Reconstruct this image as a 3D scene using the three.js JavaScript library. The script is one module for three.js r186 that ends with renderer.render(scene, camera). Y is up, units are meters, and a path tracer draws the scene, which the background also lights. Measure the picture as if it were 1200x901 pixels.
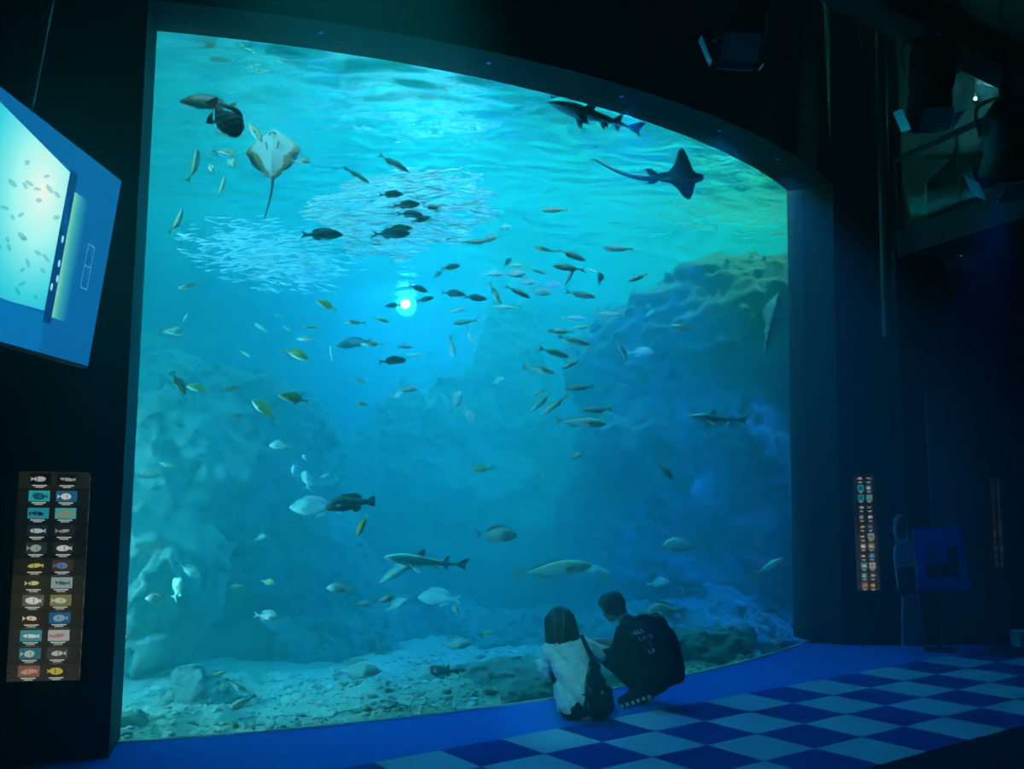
import * as THREE from 'three';
import { RectAreaLightUniformsLib } from 'three/addons/lights/RectAreaLightUniformsLib.js';
import { RoundedBoxGeometry } from 'three/addons/geometries/RoundedBoxGeometry.js';
import { mergeGeometries } from 'three/addons/utils/BufferGeometryUtils.js';
import { createNoise3D, createNoise2D } from 'simplex-noise';

// ---------------------------------------------------------------- camera, light, exposure
RectAreaLightUniformsLib.init();
const scene = new THREE.Scene();
scene.background = new THREE.Color(0, 0, 0);
const renderer = new THREE.WebGLRenderer();
renderer.toneMapping = THREE.LinearToneMapping;
renderer.toneMappingExposure = 1.42;
renderer.shadowMap.enabled = true;
const FOCAL = 1195.0343, EYE = 1.76835;                       // focal length in pixels of the 1200 x 901 frame, eye height in metres
const camera = new THREE.PerspectiveCamera(2 * Math.atan(450.5 / FOCAL) * 180 / Math.PI, 1200 / 901, 0.1, 200);
camera.position.set(0, EYE, 0);
camera.rotation.set(0.09841, 0, -0.01137);
camera.updateMatrixWorld(true);
scene.add(camera);
scene.fog = new THREE.FogExp2(new THREE.Color(0.1, 1.0, 1.0), 0.1);      // plankton haze of the tank water
const UNSEEN_ROOF_GLOW = 0.45;                                          // unseen roof panel, placed for soft light on the tank
const TURQUOISE = new THREE.Color(0.95, 1.0, 0.3), BLUE = new THREE.Color(0.02, 0.25, 1.0), CYAN = new THREE.Color(0.45, 1.0, 0.8), LAMP_COLOR = new THREE.Color(0.85, 1.0, 0.9);
const UNSEEN_TANK_LAMPS = [                                                // x, z, candela, colour of unseen can lamps placed to light the tank
  [-1.2, -13.2, 1000, TURQUOISE], [1.9, -15.2, 18000, TURQUOISE], [3.2, -17.6, 16000, TURQUOISE], [-3.6, -14.4, 11000, TURQUOISE], [-2.0, -17.2, 11000, TURQUOISE],
  [-0.95, -10.6, 14000, LAMP_COLOR, 0.15], [2.25, -12.3, 10000, LAMP_COLOR, 0.05], [2.75, -12.7, 10000, LAMP_COLOR, 0.04], [3.2, -13.1, 8000, LAMP_COLOR, 0.05],  // narrow beams placed for the bright sardines and the light shafts by the rock
];
const UNSEEN_HEADER_LAMPS = [                                         // angle on the window drum, candela, colour of unseen lamps front-lighting fish and haze
  [73, 160, CYAN], [62, 160, CYAN], [51, 560, CYAN], [41, 1700, BLUE],
];
const UNSEEN_SIDE_LAMPS = [                                           // place, aim, candela, colour of unseen submerged lamps placed to light fish and haze
  [[-6.3, 1.4, -9.0], [0, 0.8, -11.5], 340, CYAN], [[-6.3, 3.9, -9.0], [0, 2.6, -11.5], 240, CYAN], [[3.98, 3.2, -12.55], [0.5, 0.6, -11.0], 150, BLUE], [[3.98, 0.9, -12.55], [0.5, 0.8, -11.0], 250, BLUE],
];
const LAMP_Y = 10.6;
const UNSEEN_DOWNLIGHTS = [[-1.8, 3.4, 0.42, -7.6, 800, new THREE.Color(0.12, 0.9, 1)]];   // x, z, aim x, aim z, candela, colour of the unseen visitor light
const UNSEEN_SOFFIT_LAMPS = [[69, 15], [61, 15], [53, 15], [45, 15], [38, 15]];       // angle on the window drum, candela of unseen blue lamps placed to light the carpet
const ROOM_SPOT = new THREE.Color(0.03, 0.12, 1.0);

// ---------------------------------------------------------------- helpers
let seed = 12345;
const rnd = () => { seed = (seed + 0x6d2b79f5) | 0; let t = Math.imul(seed ^ (seed >>> 15), 1 | seed); t = (t + Math.imul(t ^ (t >>> 7), 61 | t)) ^ t; return ((t ^ (t >>> 14)) >>> 0) / 4294967296; };
const rr = (a, b) => a + (b - a) * rnd();
const n3 = createNoise3D(rnd), n2 = createNoise2D(rnd);
const fbm3 = (x, y, z, o = 4) => { let s = 0, a = 0.5; for (let i = 0; i < o; i++) { s += a * n3(x, y, z); x *= 2.07; y *= 2.07; z *= 2.07; a *= 0.5; } return s; };
const V = (x, y, z) => new THREE.Vector3(x, y, z);
const RIGHT = V(1, 0, 0).applyQuaternion(camera.quaternion), UP = V(0, 1, 0), VIEW = V(0, 0, -1).applyQuaternion(camera.quaternion);
const ray = (px, py) => V((px - 600) / FOCAL, -(py - 450.5) / FOCAL, -1).applyQuaternion(camera.quaternion);   // length 1 along the view axis
const at = (px, py, depth) => ray(px, py).multiplyScalar(depth).add(camera.position);
const onLevel = (px, py, y = 0) => { const d = ray(px, py); return d.multiplyScalar((y - EYE) / d.y).add(camera.position); };
const onZ = (px, py, z) => { const d = ray(px, py); return d.multiplyScalar(z / d.z).add(camera.position); };
const CX = -5.08, CZ = -17.03;                                 // centre of the curved window wall
const hitArc = (px, py, r) => { const d = ray(px, py), a = d.x * d.x + d.z * d.z, b = -2 * (d.x * CX + d.z * CZ), c = CX * CX + CZ * CZ - r * r, q = b * b - 4 * a * c; return (-b - Math.sqrt(Math.max(q, 0))) / (2 * a); };
const arc = (r, a0, a1, n) => Array.from({ length: n + 1 }, (_, i) => { const a = (a0 + (a1 - a0) * i / n) * Math.PI / 180; return [CX + r * Math.cos(a), CZ + r * Math.sin(a)]; });

const taken = new Map();
function numbered(name) { const n = taken.get(name) ?? 0; taken.set(name, n + 1); return n ? name + '_' + String(n).padStart(3, '0') : name; }
function tag(o, label, category, group, kind) { if (label) o.userData.label = label; if (category) o.userData.category = category; if (group) o.userData.group = group; if (kind) o.userData.kind = kind; return o; }
function mesh(name, g, m, parent) {
  const o = new THREE.Mesh(g, m);
  o.name = parent ? name : numbered(name); o.castShadow = o.receiveShadow = true;
  (parent ?? scene).add(o);
  return o;
}
function thing(name, label, category, position, group) {
  const o = new THREE.Group(); o.name = numbered(name); scene.add(o);
  if (position) o.position.copy(position);
  return tag(o, label, category, group);
}
const mat = (c, rough = 0.85, extra = {}) => new THREE.MeshPhysicalMaterial({ color: Array.isArray(c) ? new THREE.Color(...c) : new THREE.Color(c), roughness: rough, ...extra });
const vmat = (rough = 0.8, extra = {}) => new THREE.MeshPhysicalMaterial({ color: 0xffffff, vertexColors: true, roughness: rough, ...extra });
function prismGeometry(pts, y0, y1) {
  const g = new THREE.ExtrudeGeometry(new THREE.Shape(pts.map(([x, z]) => new THREE.Vector2(x, -z))), { depth: y1 - y0, bevelEnabled: false });
  g.rotateX(-Math.PI / 2); g.translate(0, y0, 0); return g;
}
function shear(g, sx, sz) { const p = g.attributes.position; for (let i = 0; i < p.count; i++) { const y = p.getY(i); p.setX(i, p.getX(i) + sx * y); p.setZ(i, p.getZ(i) + sz * y); } g.computeVertexNormals(); return g; }
const boxG = (x0, x1, y0, y1, z0, z1) => { const g = new THREE.BoxGeometry(x1 - x0, y1 - y0, z1 - z0); g.translate((x0 + x1) / 2, (y0 + y1) / 2, (z0 + z1) / 2); return g; };
function tubeG(points, r, seg = 24, rad = 8) { return new THREE.TubeGeometry(new THREE.CatmullRomCurve3(points), seg, r, rad, false); }
function barG(a, b, r, rad = 10, r2 = r) {
  const d = b.clone().sub(a), g = new THREE.CylinderGeometry(r2, r, d.length(), rad);
  g.applyQuaternion(new THREE.Quaternion().setFromUnitVectors(UP, d.clone().normalize()));
  const m = a.clone().add(b).multiplyScalar(0.5); g.translate(m.x, m.y, m.z); return g;
}
// meshes the zero level of f (negative inside) on an even grid
function surfaceNets(lo, hi, cell, f) {
  const nx = Math.ceil((hi[0] - lo[0]) / cell) + 1, ny = Math.ceil((hi[1] - lo[1]) / cell) + 1, nz = Math.ceil((hi[2] - lo[2]) / cell) + 1;
  const v = new Float32Array(nx * ny * nz), id = (i, j, k) => i + nx * (j + ny * k);
  for (let k = 0; k < nz; k++) for (let j = 0; j < ny; j++) for (let i = 0; i < nx; i++) v[id(i, j, k)] = f(lo[0] + i * cell, lo[1] + j * cell, lo[2] + k * cell);
  const pos = [], idx = [], vert = new Int32Array(nx * ny * nz).fill(-1);
  for (let k = 0; k < nz - 1; k++) for (let j = 0; j < ny - 1; j++) for (let i = 0; i < nx - 1; i++) {
    let mask = 0; const c = [];
    for (let q = 0; q < 8; q++) { const w = v[id(i + (q & 1), j + ((q >> 1) & 1), k + (q >> 2))]; c.push(w); if (w < 0) mask |= 1 << q; }
    if (mask === 0 || mask === 255) continue;
    let x = 0, y = 0, z = 0, n = 0;
    for (let a = 0; a < 8; a++) for (const bit of [1, 2, 4]) {
      const b = a | bit; if (b === a || (c[a] < 0) === (c[b] < 0)) continue;
      const t = c[a] / (c[a] - c[b]);
      x += (a & 1) + (bit === 1 ? t : 0); y += ((a >> 1) & 1) + (bit === 2 ? t : 0); z += (a >> 2) + (bit === 4 ? t : 0); n++;
    }
    vert[id(i, j, k)] = pos.length / 3;
    pos.push(lo[0] + (i + x / n) * cell, lo[1] + (j + y / n) * cell, lo[2] + (k + z / n) * cell);
  }
  const quad = (a, b, c, d, flip) => { if (a < 0 || b < 0 || c < 0 || d < 0) return; flip ? idx.push(a, c, b, a, d, c) : idx.push(a, b, c, a, c, d); };
  for (let k = 1; k < nz - 1; k++) for (let j = 1; j < ny - 1; j++) for (let i = 1; i < nx - 1; i++) {
    const s = v[id(i, j, k)] < 0;
    if (s !== v[id(i + 1, j, k)] < 0) quad(vert[id(i, j - 1, k - 1)], vert[id(i, j, k - 1)], vert[id(i, j, k)], vert[id(i, j - 1, k)], !s);
    if (s !== v[id(i, j + 1, k)] < 0) quad(vert[id(i - 1, j, k - 1)], vert[id(i - 1, j, k)], vert[id(i, j, k)], vert[id(i, j, k - 1)], !s);
    if (s !== v[id(i, j, k + 1)] < 0) quad(vert[id(i - 1, j - 1, k)], vert[id(i, j - 1, k)], vert[id(i, j, k)], vert[id(i - 1, j, k)], !s);
  }
  const g = new THREE.BufferGeometry();
  g.setAttribute('position', new THREE.Float32BufferAttribute(pos, 3)); g.setIndex(idx); g.computeVertexNormals();
  return g;
}
function paint(g, f) { const p = g.attributes.position, c = new Float32Array(p.count * 3); for (let i = 0; i < p.count; i++) c.set(f(p.getX(i), p.getY(i), p.getZ(i), i), i * 3); g.setAttribute('color', new THREE.BufferAttribute(c, 3)); return g; }
const mixc = (a, b, t) => a.map((x, i) => x + (b[i] - x) * t), clamp = (x, a = 0, b = 1) => Math.min(b, Math.max(a, x)), step = (a, b, x) => { const t = clamp((x - a) / (b - a)); return t * t * (3 - 2 * t); };
function noiseTexture(size, f, srgb = false) {
  const d = new Uint8Array(size * size * 4);
  for (let y = 0; y < size; y++) for (let x = 0; x < size; x++) { const c = f(x / size, y / size); for (let k = 0; k < 3; k++) d[(y * size + x) * 4 + k] = clamp(c[k]) * 255; d[(y * size + x) * 4 + 3] = 255; }
  const t = new THREE.DataTexture(d, size, size); t.wrapS = t.wrapT = THREE.RepeatWrapping; t.magFilter = THREE.LinearFilter; t.minFilter = THREE.LinearFilter;
  if (srgb) t.colorSpace = THREE.SRGBColorSpace; t.needsUpdate = true; return t;
}
function uvByMetres(g, ax = 0, az = 2, s = 1) { const p = g.attributes.position, u = new Float32Array(p.count * 2); for (let i = 0; i < p.count; i++) { u[i * 2] = p.getComponent(i, ax) * s; u[i * 2 + 1] = p.getComponent(i, az) * s; } g.setAttribute('uv', new THREE.BufferAttribute(u, 2)); return g; }

// ---------------------------------------------------------------- the room
const carpetGrain = noiseTexture(256, () => { const q = 0.62 + 0.38 * rnd(); return [q, q, q]; });
const carpet = (c) => new THREE.MeshPhysicalMaterial({ color: new THREE.Color(...c), roughness: 1, map: carpetGrain, bumpMap: carpetGrain, bumpScale: 0.003, specularIntensity: 0.2 });
const wallPaint = mat([0.008, 0.009, 0.014], 0.7), wallReveal = wallPaint, ceilingPaint = mat([0.015, 0.015, 0.018], 0.9);
const struct = (name, g, m, label) => tag(mesh(name, g, m), label, null, null, 'structure');
const floor = struct('floor', uvByMetres(prismGeometry([...arc(9.96, 33, 76.7, 30), ...arc(9.96, 80, 100, 6), [-8.4, -7.2], [-8.4, 4.2], [9, 4.2], [9, -11.6], [3.4, -11.65]], -0.25, 0), 0, 2, 2), carpet([0.012, 0.022, 0.07]), 'dark navy carpet covering the viewing hall floor');
const GO = [0.79575 * EYE, -4.40851 * EYE], GA = -0.61822, gridAt = (i, j) => [GO[0] + 0.5 * (Math.cos(GA) * i - Math.sin(GA) * j), GO[1] + 0.5 * (Math.sin(GA) * i + Math.cos(GA) * j)];
const border = mesh('carpet_border', uvByMetres(prismGeometry([...arc(9.96, 34, 76.5, 24), [-3.3, -6.6], gridAt(-8.9, -1), gridAt(9, -1), [5.2, -11.2], [3.6, -11.3]], -0.002, 0.004), 0, 2, 2), carpet([0.04, 0.27, 0.95]), floor);
border.userData.label = 'royal blue carpet border along the window';
const tileG = uvByMetres(new RoundedBoxGeometry(0.496, 0.008, 0.496, 1, 0.002), 0, 2, 2);
const tileLight = [carpet([0.42, 0.74, 0.86]), carpet([0.4, 0.7, 0.83])], tileDark = [carpet([0.025, 0.085, 0.42]), carpet([0.022, 0.08, 0.39])];
for (let i = -9; i < 9; i++) for (let j = -1; j < 3; j++) {
  const light = ((i + j) % 2 + 2) % 2 === 0, t = mesh('carpet_tile', tileG, (light ? tileLight : tileDark)[rnd() < 0.5 ? 0 : 1], floor);
  const [x, z] = gridAt(i + 0.5, j + 0.5);
  t.position.set(x, 0.003, z); t.rotation.y = -GA;
}
// walls; the window wall is a drum of radius 10.32 with a reveal 0.36 deep
const leanL = [0.125 / 5.27, -0.045 / 5.27], leanR = [0.24 / 5.27, -0.43 / 5.27];
struct('wall_left', shear(prismGeometry([...arc(10.36, 76.7, 100, 14), [-8.4, -6.6], [-8.4, -7.2], ...arc(9.8, 100, 76.7, 14)], 0, 12.6), ...leanL), wallPaint, 'dark curved wall beside the tank window');
struct('wall_front', prismGeometry([...arc(10.32, 30.5, 77.2, 30), ...arc(9.8, 77.2, 30.5, 30)], 5.27, 12.6), wallPaint, 'dark curved wall above the tank window');
struct('wall_right', shear(prismGeometry([[3.29, -11.62], [3.56, -11.29], [4.36, -11.24], [4.36, -11.7], [3.2, -11.95]], 0, 12.6), ...leanR), wallPaint, 'dark pillar wall at the end of the tank window');
struct('wall_right_low', boxG(4.3, 9, 0, 4.4, -11.6, -11.22), wallPaint, 'black wall under the upper gallery');
struct('wall_back', boxG(-8.4, 9, 0, 7.7, 4, 4.2), wallPaint, 'dark rear wall of the hall');
struct('wall_side', boxG(-8.4, -8.2, 0, 7.7, -6.9, 4.1), wallPaint, 'dark side wall of the hall');
struct('wall_far', boxG(8.8, 9, 0, 7.7, -14.2, 4.1), wallPaint, 'dark far side wall of the hall');
struct('ceiling', prismGeometry([...arc(10.3, 33, 76.7, 20), ...arc(10.34, 77, 100, 6), [-8.4, -6.6], [-8.4, 4.2], [9, 4.2], [9, -11.6], [4, -11.6]], 7.7, 7.9), ceilingPaint, 'black ceiling of the viewing hall');

// ---------------------------------------------------------------- the tank
const SURF = 5.42, BED = -0.22;
const tankPaint = mat([0.25, 0.33, 0.34], 0.95);
struct('wall_tank_back', boxG(-8.3, 9, -0.5, 12.6, -20.6, -20.2), tankPaint, 'pale hazy rear wall of the tank');
struct('wall_tank_left', boxG(-8.4, -8.1, -0.5, 12.6, -20.4, -7), tankPaint, 'side wall of the tank hidden in haze');
struct('wall_tank_right', boxG(8.7, 9, -0.5, 4.3, -20.4, -11.7), tankPaint, 'side wall of the tank behind the rock');
struct('wall_tank_right_high', boxG(8.7, 9, 4.3, 12.6, -20.4, -13.0), tankPaint, 'upper side wall of the tank behind the rock');
struct('wall_tank_front', boxG(4.2, 8.8, 4.4, 12.6, -13.2, -12.8), tankPaint, 'wall between the tank and the upper gallery');
struct('ceiling_tank', boxG(-8.4, 9, 12.5, 12.7, -20.6, -6.4), mat([0.5, 0.52, 0.52], 0.9), 'pale roof out of view above the tank');  // out of view, raised with the lamps for more even light
struct('floor_tank', boxG(-8.4, 9, -0.6, -0.45, -20.6, -6.9), tankPaint, 'bottom of the tank under the sand');
{ // pane of acrylic
  const n = 48, pos = [], nor = [], idx = [];
  for (let i = 0; i <= n; i++) for (const y of [0, 5.3]) { const a = (31.5 + 45.5 * i / n) * Math.PI / 180; pos.push(CX + 9.956 * Math.cos(a), y, CZ + 9.956 * Math.sin(a)); nor.push(Math.cos(a), 0, Math.sin(a)); }
  for (let i = 0; i < n; i++) { const q = i * 2; idx.push(q, q + 1, q + 2, q + 1, q + 3, q + 2); }
  const g = new THREE.BufferGeometry(); g.setAttribute('position', new THREE.Float32BufferAttribute(pos, 3)); g.setAttribute('normal', new THREE.Float32BufferAttribute(nor, 3)); g.setIndex(idx);
  struct('window_1', g, new THREE.MeshPhysicalMaterial({ color: 0xffffff, roughness: 0, transmission: 1, thickness: 0, ior: 1.2, side: THREE.DoubleSide }), 'giant curved acrylic viewing window of the aquarium');
  struct('trim_1', prismGeometry([...arc(9.985, 33, 76.8, 40), ...arc(9.958, 76.8, 33, 40)], 0, 0.02), mat([0.85, 0.9, 0.9], 0.9, { transmission: 0.5, thickness: 0 }), 'pale sealant bead along the foot of the window');
}
const waterBody = new THREE.MeshPhysicalMaterial({ color: 0xffffff, roughness: 0, transmission: 1, thickness: 1, ior: 1.0, specularIntensity: 0, attenuationColor: new THREE.Color(0.04, 0.35, 0.78), attenuationDistance: 10 });
struct('water', prismGeometry([[8.69, -13.25], [8.69, -20.19], [-8.09, -20.19], [-8.09, -7.3], ...arc(9.79, 100, 77.2, 8), ...arc(9.94, 76.3, 32.5, 40), [3.28, -12.2], [4.1, -12.2], [4.1, -13.25]], -0.44, 12.49), waterBody, 'blue green sea water filling the tank');
{ // rippled surface, seen from below
  const W = 17.2, D = 13.4, nx = 520, nz = 560, g = new THREE.PlaneGeometry(W, D, nx, nz); g.rotateX(-Math.PI / 2); g.translate(0.3, SURF, -13.5);
  const p = g.attributes.position;
  for (let i = 0; i < p.count; i++) {
    const x = p.getX(i), z = p.getZ(i), w = 1.4 * n2(x * 0.4, z * 0.4), v = n2(x * 0.9 + 7, z * 0.9), k = 0.75 + 0.5 * n2(x * 0.2 + 9, z * 0.2);
    const y = 0.006 * Math.sin(6.5 * z + 1.6 * x + 2.4 * w) + 0.009 * Math.sin(13 * z - 3.1 * x + 2.6 * w + 1.5 * v) + 0.006 * Math.sin(21 * z + 5.5 * x + 3.4 * v) + 0.004 * n2(x * 3.1, z * 7.5) + 0.002 * n2(x * 7 + 4, z * 15);
    p.setY(i, SURF + y * k * 2.0);
  }
  { // keep only what lies inside the tank walls
    const keep = [], ix = g.index.array, inside = (i) => { const x = p.getX(i), z = p.getZ(i), r = Math.hypot(x - CX, z - CZ); return x > -8.1 && x < 8.7 && z > -20.2 && (x < 3.3 ? r < 9.82 : z < -12.1) && (x < 4.1 || z < -13.2); };
    for (let i = 0; i < ix.length; i += 3) if (inside(ix[i]) && inside(ix[i + 1]) && inside(ix[i + 2])) keep.push(ix[i], ix[i + 1], ix[i + 2]);
    g.setIndex(keep);
  }
  g.computeVertexNormals();
  struct('water_surface', g, new THREE.MeshPhysicalMaterial({ color: 0xffffff, roughness: 0, transmission: 1, thickness: 0, ior: 30, side: THREE.DoubleSide }), 'rippled water surface seen from below');
}
{ // sand bed
  const g = new THREE.PlaneGeometry(16.6, 12.9, 340, 264); g.rotateX(-Math.PI / 2); g.translate(0.3, BED, -13.7);
  const p = g.attributes.position;
  for (let i = 0; i < p.count; i++) { const x = p.getX(i), z = p.getZ(i); p.setY(i, BED + 0.1 * n2(x * 0.5, z * 0.5) + 0.035 * n2(x * 2.1, z * 2.1) + 0.02 * n2(x * 7, z * 7)); }
  g.computeVertexNormals(); uvByMetres(g, 0, 2, 0.7);
  const t = noiseTexture(512, () => { const q = rnd() < 0.05 ? 0.25 * rnd() + 0.7 : 0.42 + 0.3 * rnd(); return [q, q * 0.98, q * 0.84]; }, true);
  tag(mesh('sand_bed', g, new THREE.MeshPhysicalMaterial({ map: t, bumpMap: t, bumpScale: 0.01, roughness: 1 })), 'pale coarse sand and gravel covering the tank bottom', 'sand', null, 'stuff');
}
// unseen light over the tank: a glowing roof panel and can lamps
{
  const roof = struct('roof_panel_unseen', boxG(-8, 8.6, 12.4, 12.46, -20.1, -7.6), mat([0.9, 0.95, 0.95], 0.6, { emissive: new THREE.Color(0.85, 1, 1), emissiveIntensity: 1 }), 'unseen glowing panel in the roof placed to light the tank softly');
  const l = new THREE.RectAreaLight(new THREE.Color(0.8, 1, 0.98), UNSEEN_ROOF_GLOW, 16.6, 12.5); l.position.set(0.3, 12.38, -13.85); l.lookAt(0.3, 0, -13.85); l.name = 'unseen_roof_light'; scene.add(l);
}
const blackMetal = mat([0.02, 0.02, 0.022], 0.5, { metalness: 0.3 });
const canG = new THREE.LatheGeometry([[0.0, 0.46], [0.12, 0.46], [0.21, 0.36], [0.23, 0.0], [0.215, 0.0], [0.2, 0.3], [0.0, 0.36]].map(([x, y]) => new THREE.Vector2(x, y)), 24);
const lensG = new THREE.CylinderGeometry(0.19, 0.19, 0.02, 24);
for (const [x, z, cd, tint, cone = 0.85] of UNSEEN_TANK_LAMPS) {
  const t = thing('unseen_tank_lamp', 'unseen black can lamp hanging over the water to light the tank', 'lamp', V(x, LAMP_Y, z), 'unseen can lamps over the tank');
  mesh('housing', canG, blackMetal, t); mesh('rod', barG(V(0, 0.45, 0), V(0, 1.65, 0), 0.02), blackMetal, t);
  const lens = mesh('lens', lensG, mat([0.9, 0.95, 0.95], 0.4, { emissive: tint, emissiveIntensity: 4 }), t); lens.position.y = 0.2;
  const s = new THREE.SpotLight(tint, cd, 0, cone, 0.6, 2); s.position.set(0, 0.16, 0); s.target.position.set(0, -5, 0); s.castShadow = true; s.shadow.radius = 3; s.name = 'unseen_tank_lamp'; t.add(s, s.target);
}
for (const [deg, cd, tint] of UNSEEN_HEADER_LAMPS) {
  const a = deg * Math.PI / 180, p = V(CX + 9.35 * Math.cos(a), 6.35, CZ + 9.35 * Math.sin(a)), aim = V(CX + 4.2 * Math.cos(a), 2.2, CZ + 4.2 * Math.sin(a)), dir = aim.clone().sub(p).normalize();
  const t = thing('unseen_header_lamp', 'unseen black can lamp behind the header wall lighting the fish from the front', 'lamp', p, 'unseen lamps behind the header'); t.quaternion.setFromUnitVectors(V(0, -1, 0), dir);
  mesh('housing', canG, blackMetal, t); const lens = mesh('lens', lensG, mat([0.9, 0.95, 0.95], 0.4, { emissive: tint, emissiveIntensity: 4 }), t); lens.position.y = 0.2;
  mesh('bracket', barG(V(0, 0.42, 0), V(0, 0.5, 0), 0.06), blackMetal, t);
  const s = new THREE.SpotLight(tint, cd, 0, 0.98, 0.5, 2); s.position.set(0, 0.16, 0); s.target.position.set(0, -5, 0); s.castShadow = true; s.shadow.radius = 3; s.name = 'unseen_header_lamp'; t.add(s, s.target);
}
UNSEEN_SIDE_LAMPS.forEach(([p, aim, cd, tint], i) => {
  const P0 = V(...p), dir = V(...aim).sub(P0).normalize(), t = thing('unseen_side_lamp', i < 2 ? 'unseen submerged side lamp placed to light the fish at the mound end' : 'unseen submerged blue lamp behind the pillar placed to light the water', 'lamp', P0, i < 2 ? 'unseen side lamps by the mound' : 'unseen side lamps behind the pillar'); t.quaternion.setFromUnitVectors(V(0, -1, 0), dir);
  const h = canG.clone(); h.scale(0.7, 0.45, 0.7); mesh('housing', h, blackMetal, t); const lens = mesh('lens', lensG, mat([0.9, 0.95, 0.95], 0.4, { emissive: tint, emissiveIntensity: 3 }), t); lens.scale.set(0.7, 1, 0.7); lens.position.y = 0.04;
  const s = new THREE.SpotLight(tint, cd, 0, 1.2, 0.6, 2); s.position.set(0, -0.02, 0); s.target.position.set(0, -5, 0); s.castShadow = true; s.shadow.radius = 4; s.name = 'unseen_side_lamp'; t.add(s, s.target);
});
{ // submerged floodlight glowing in the haze
  const p = at(476, 358, 19.6), t = thing('submerged_floodlight', 'round floodlight glowing under water below the sardine school', 'lamp', p);
  const h = new THREE.LatheGeometry([[0, -0.2], [0.14, -0.2], [0.21, -0.05], [0.23, 0.02], [0.215, 0.02], [0.2, -0.02], [0, -0.02]].map(([x, y]) => new THREE.Vector2(x, y)), 24); h.rotateX(Math.PI / 2);
  mesh('housing', h, blackMetal, t);
  const d = new THREE.CylinderGeometry(0.2, 0.2, 0.02, 28); d.rotateX(Math.PI / 2); mesh('lens', d, mat([0.9, 0.95, 0.95], 0.4, { emissive: LAMP_COLOR, emissiveIntensity: 0.9 }), t);
  mesh('wall_bracket', barG(V(0, 0, -0.18), V(0, 0, -0.5), 0.05), blackMetal, t);
  const l = new THREE.PointLight(LAMP_COLOR, 150, 0, 2); l.position.set(0, 0, 0.16); l.castShadow = true; l.shadow.radius = 4; l.name = 'submerged_floodlight'; t.add(l);
}
// ---------------------------------------------------------------- rocks
const rockMat = mat([0.098, 0.1, 0.088], 0.95);                // one even grey brown stone
const ell = (x, y, z, e) => { const dx = (x - e[0]) / e[3], dy = (y - e[1]) / e[4], dz = (z - e[2]) / e[5], k = Math.hypot(dx, dy, dz); return (k - 1) * Math.min(e[3], e[4], e[5]); };
const smin = (a, b, k) => { const h = clamp(0.5 + 0.5 * (b - a) / k); return b + (a - b) * h - k * h * (1 - h); };
function rock(name, label, blobs, cell, amp, freq, opts = {}) {
  const lo = [1e9, 1e9, 1e9], hi = [-1e9, -1e9, -1e9];
  for (const e of blobs) for (let k = 0; k < 3; k++) { lo[k] = Math.min(lo[k], e[k] - e[3 + k] - amp * 1.6); hi[k] = Math.max(hi[k], e[k] + e[3 + k] + amp * 1.6); }
  lo[1] = Math.max(lo[1], -0.5);
  const o = rnd() * 50, f = (x, y, z) => {
    let d = 1e9; for (const e of blobs) d = smin(d, ell(x, y, z, e), opts.k ?? 0.25);
    if (d > amp * 2.5 || d < -amp * 2.5) return d;
    const r = 1 - Math.abs(n3(x * freq * 0.9 + o, y * freq * 1.4, z * freq * 0.9));
    return d + amp * (1.1 * fbm3(x * freq + o, y * freq * 1.25, z * freq, 4) - 0.55 * r * r + 0.2) + 0.4 * amp * n3(x * freq * 4.1, y * freq * 5 + o, z * freq * 4.1) + 0.16 * amp * (1 - 2 * Math.abs(n3(x * freq * 9 + 2, y * freq * 11 + o, z * freq * 9))) + 0.14 * amp * n3(x * freq * 19, y * freq * 19, z * freq * 19 + o);
  };
  const g = surfaceNets(lo, hi, cell, f);
  return tag(mesh(name, g, rockMat), label, 'rock', opts.group);
}
const blob = (px, py, depth, rx, ry, rz) => { const p = at(px, py, depth); return [p.x, p.y, p.z, rx, ry, rz]; };
rock('rock_mass', 'tall dark rock mass with a ledge rising almost to the surface by the pillar', [blob(880, 395, 14.6, 1.75, 1.15, 1.3), blob(800, 420, 14.9, 1.5, 0.95, 1.1), blob(1000, 440, 15.4, 1.5, 1.5, 1.2), blob(740, 440, 15.3, 0.95, 0.8, 0.9), blob(850, 520, 14.3, 2.0, 1.1, 1.2), blob(830, 640, 14.7, 2.3, 1.6, 1.2), blob(950, 620, 13.9, 1.5, 1.9, 0.9), blob(740, 620, 15.6, 1.0, 1.9, 0.9)], 0.05, 0.17, 0.75);
rock('rock_block', 'hazy square rock block with a flat ledge in the middle of the tank', [blob(600, 500, 18.2, 0.75, 1.9, 0.8), blob(520, 560, 18.0, 1.6, 1.7, 1.0), blob(590, 640, 17.2, 1.3, 1.4, 0.9), blob(470, 620, 17.6, 1.4, 1.5, 1.0), blob(595, 410, 18.6, 0.5, 0.95, 0.6)], 0.065, 0.19, 0.9);
rock('rock_mound', 'broad pale rock mound sloping up beside the window end wall', [blob(190, 560, 12.4, 1.15, 1.05, 1.1), blob(260, 520, 14.2, 1.5, 1.0, 1.1), blob(160, 680, 11.2, 0.9, 1.0, 0.9), blob(300, 640, 13.8, 1.3, 1.3, 1.2), blob(130, 500, 14.6, 1.5, 1.3, 1.2), blob(380, 700, 14.4, 1.0, 0.9, 0.9)], 0.05, 0.22, 0.85);
rock('low_rock', 'low rock with a dark hollow on the sand', [blob(232, 815, 9.6, 0.22, 0.15, 0.2), blob(222, 798, 9.8, 0.15, 0.12, 0.16), blob(245, 838, 9.5, 0.26, 0.1, 0.2)], 0.028, 0.06, 2.4);
rock('boulder', 'rounded boulder lying against the foot of the window end', [blob(152, 850, 8.5, 0.17, 0.12, 0.15)], 0.02, 0.025, 4, { group: 'boulders on the tank bottom' });
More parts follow.
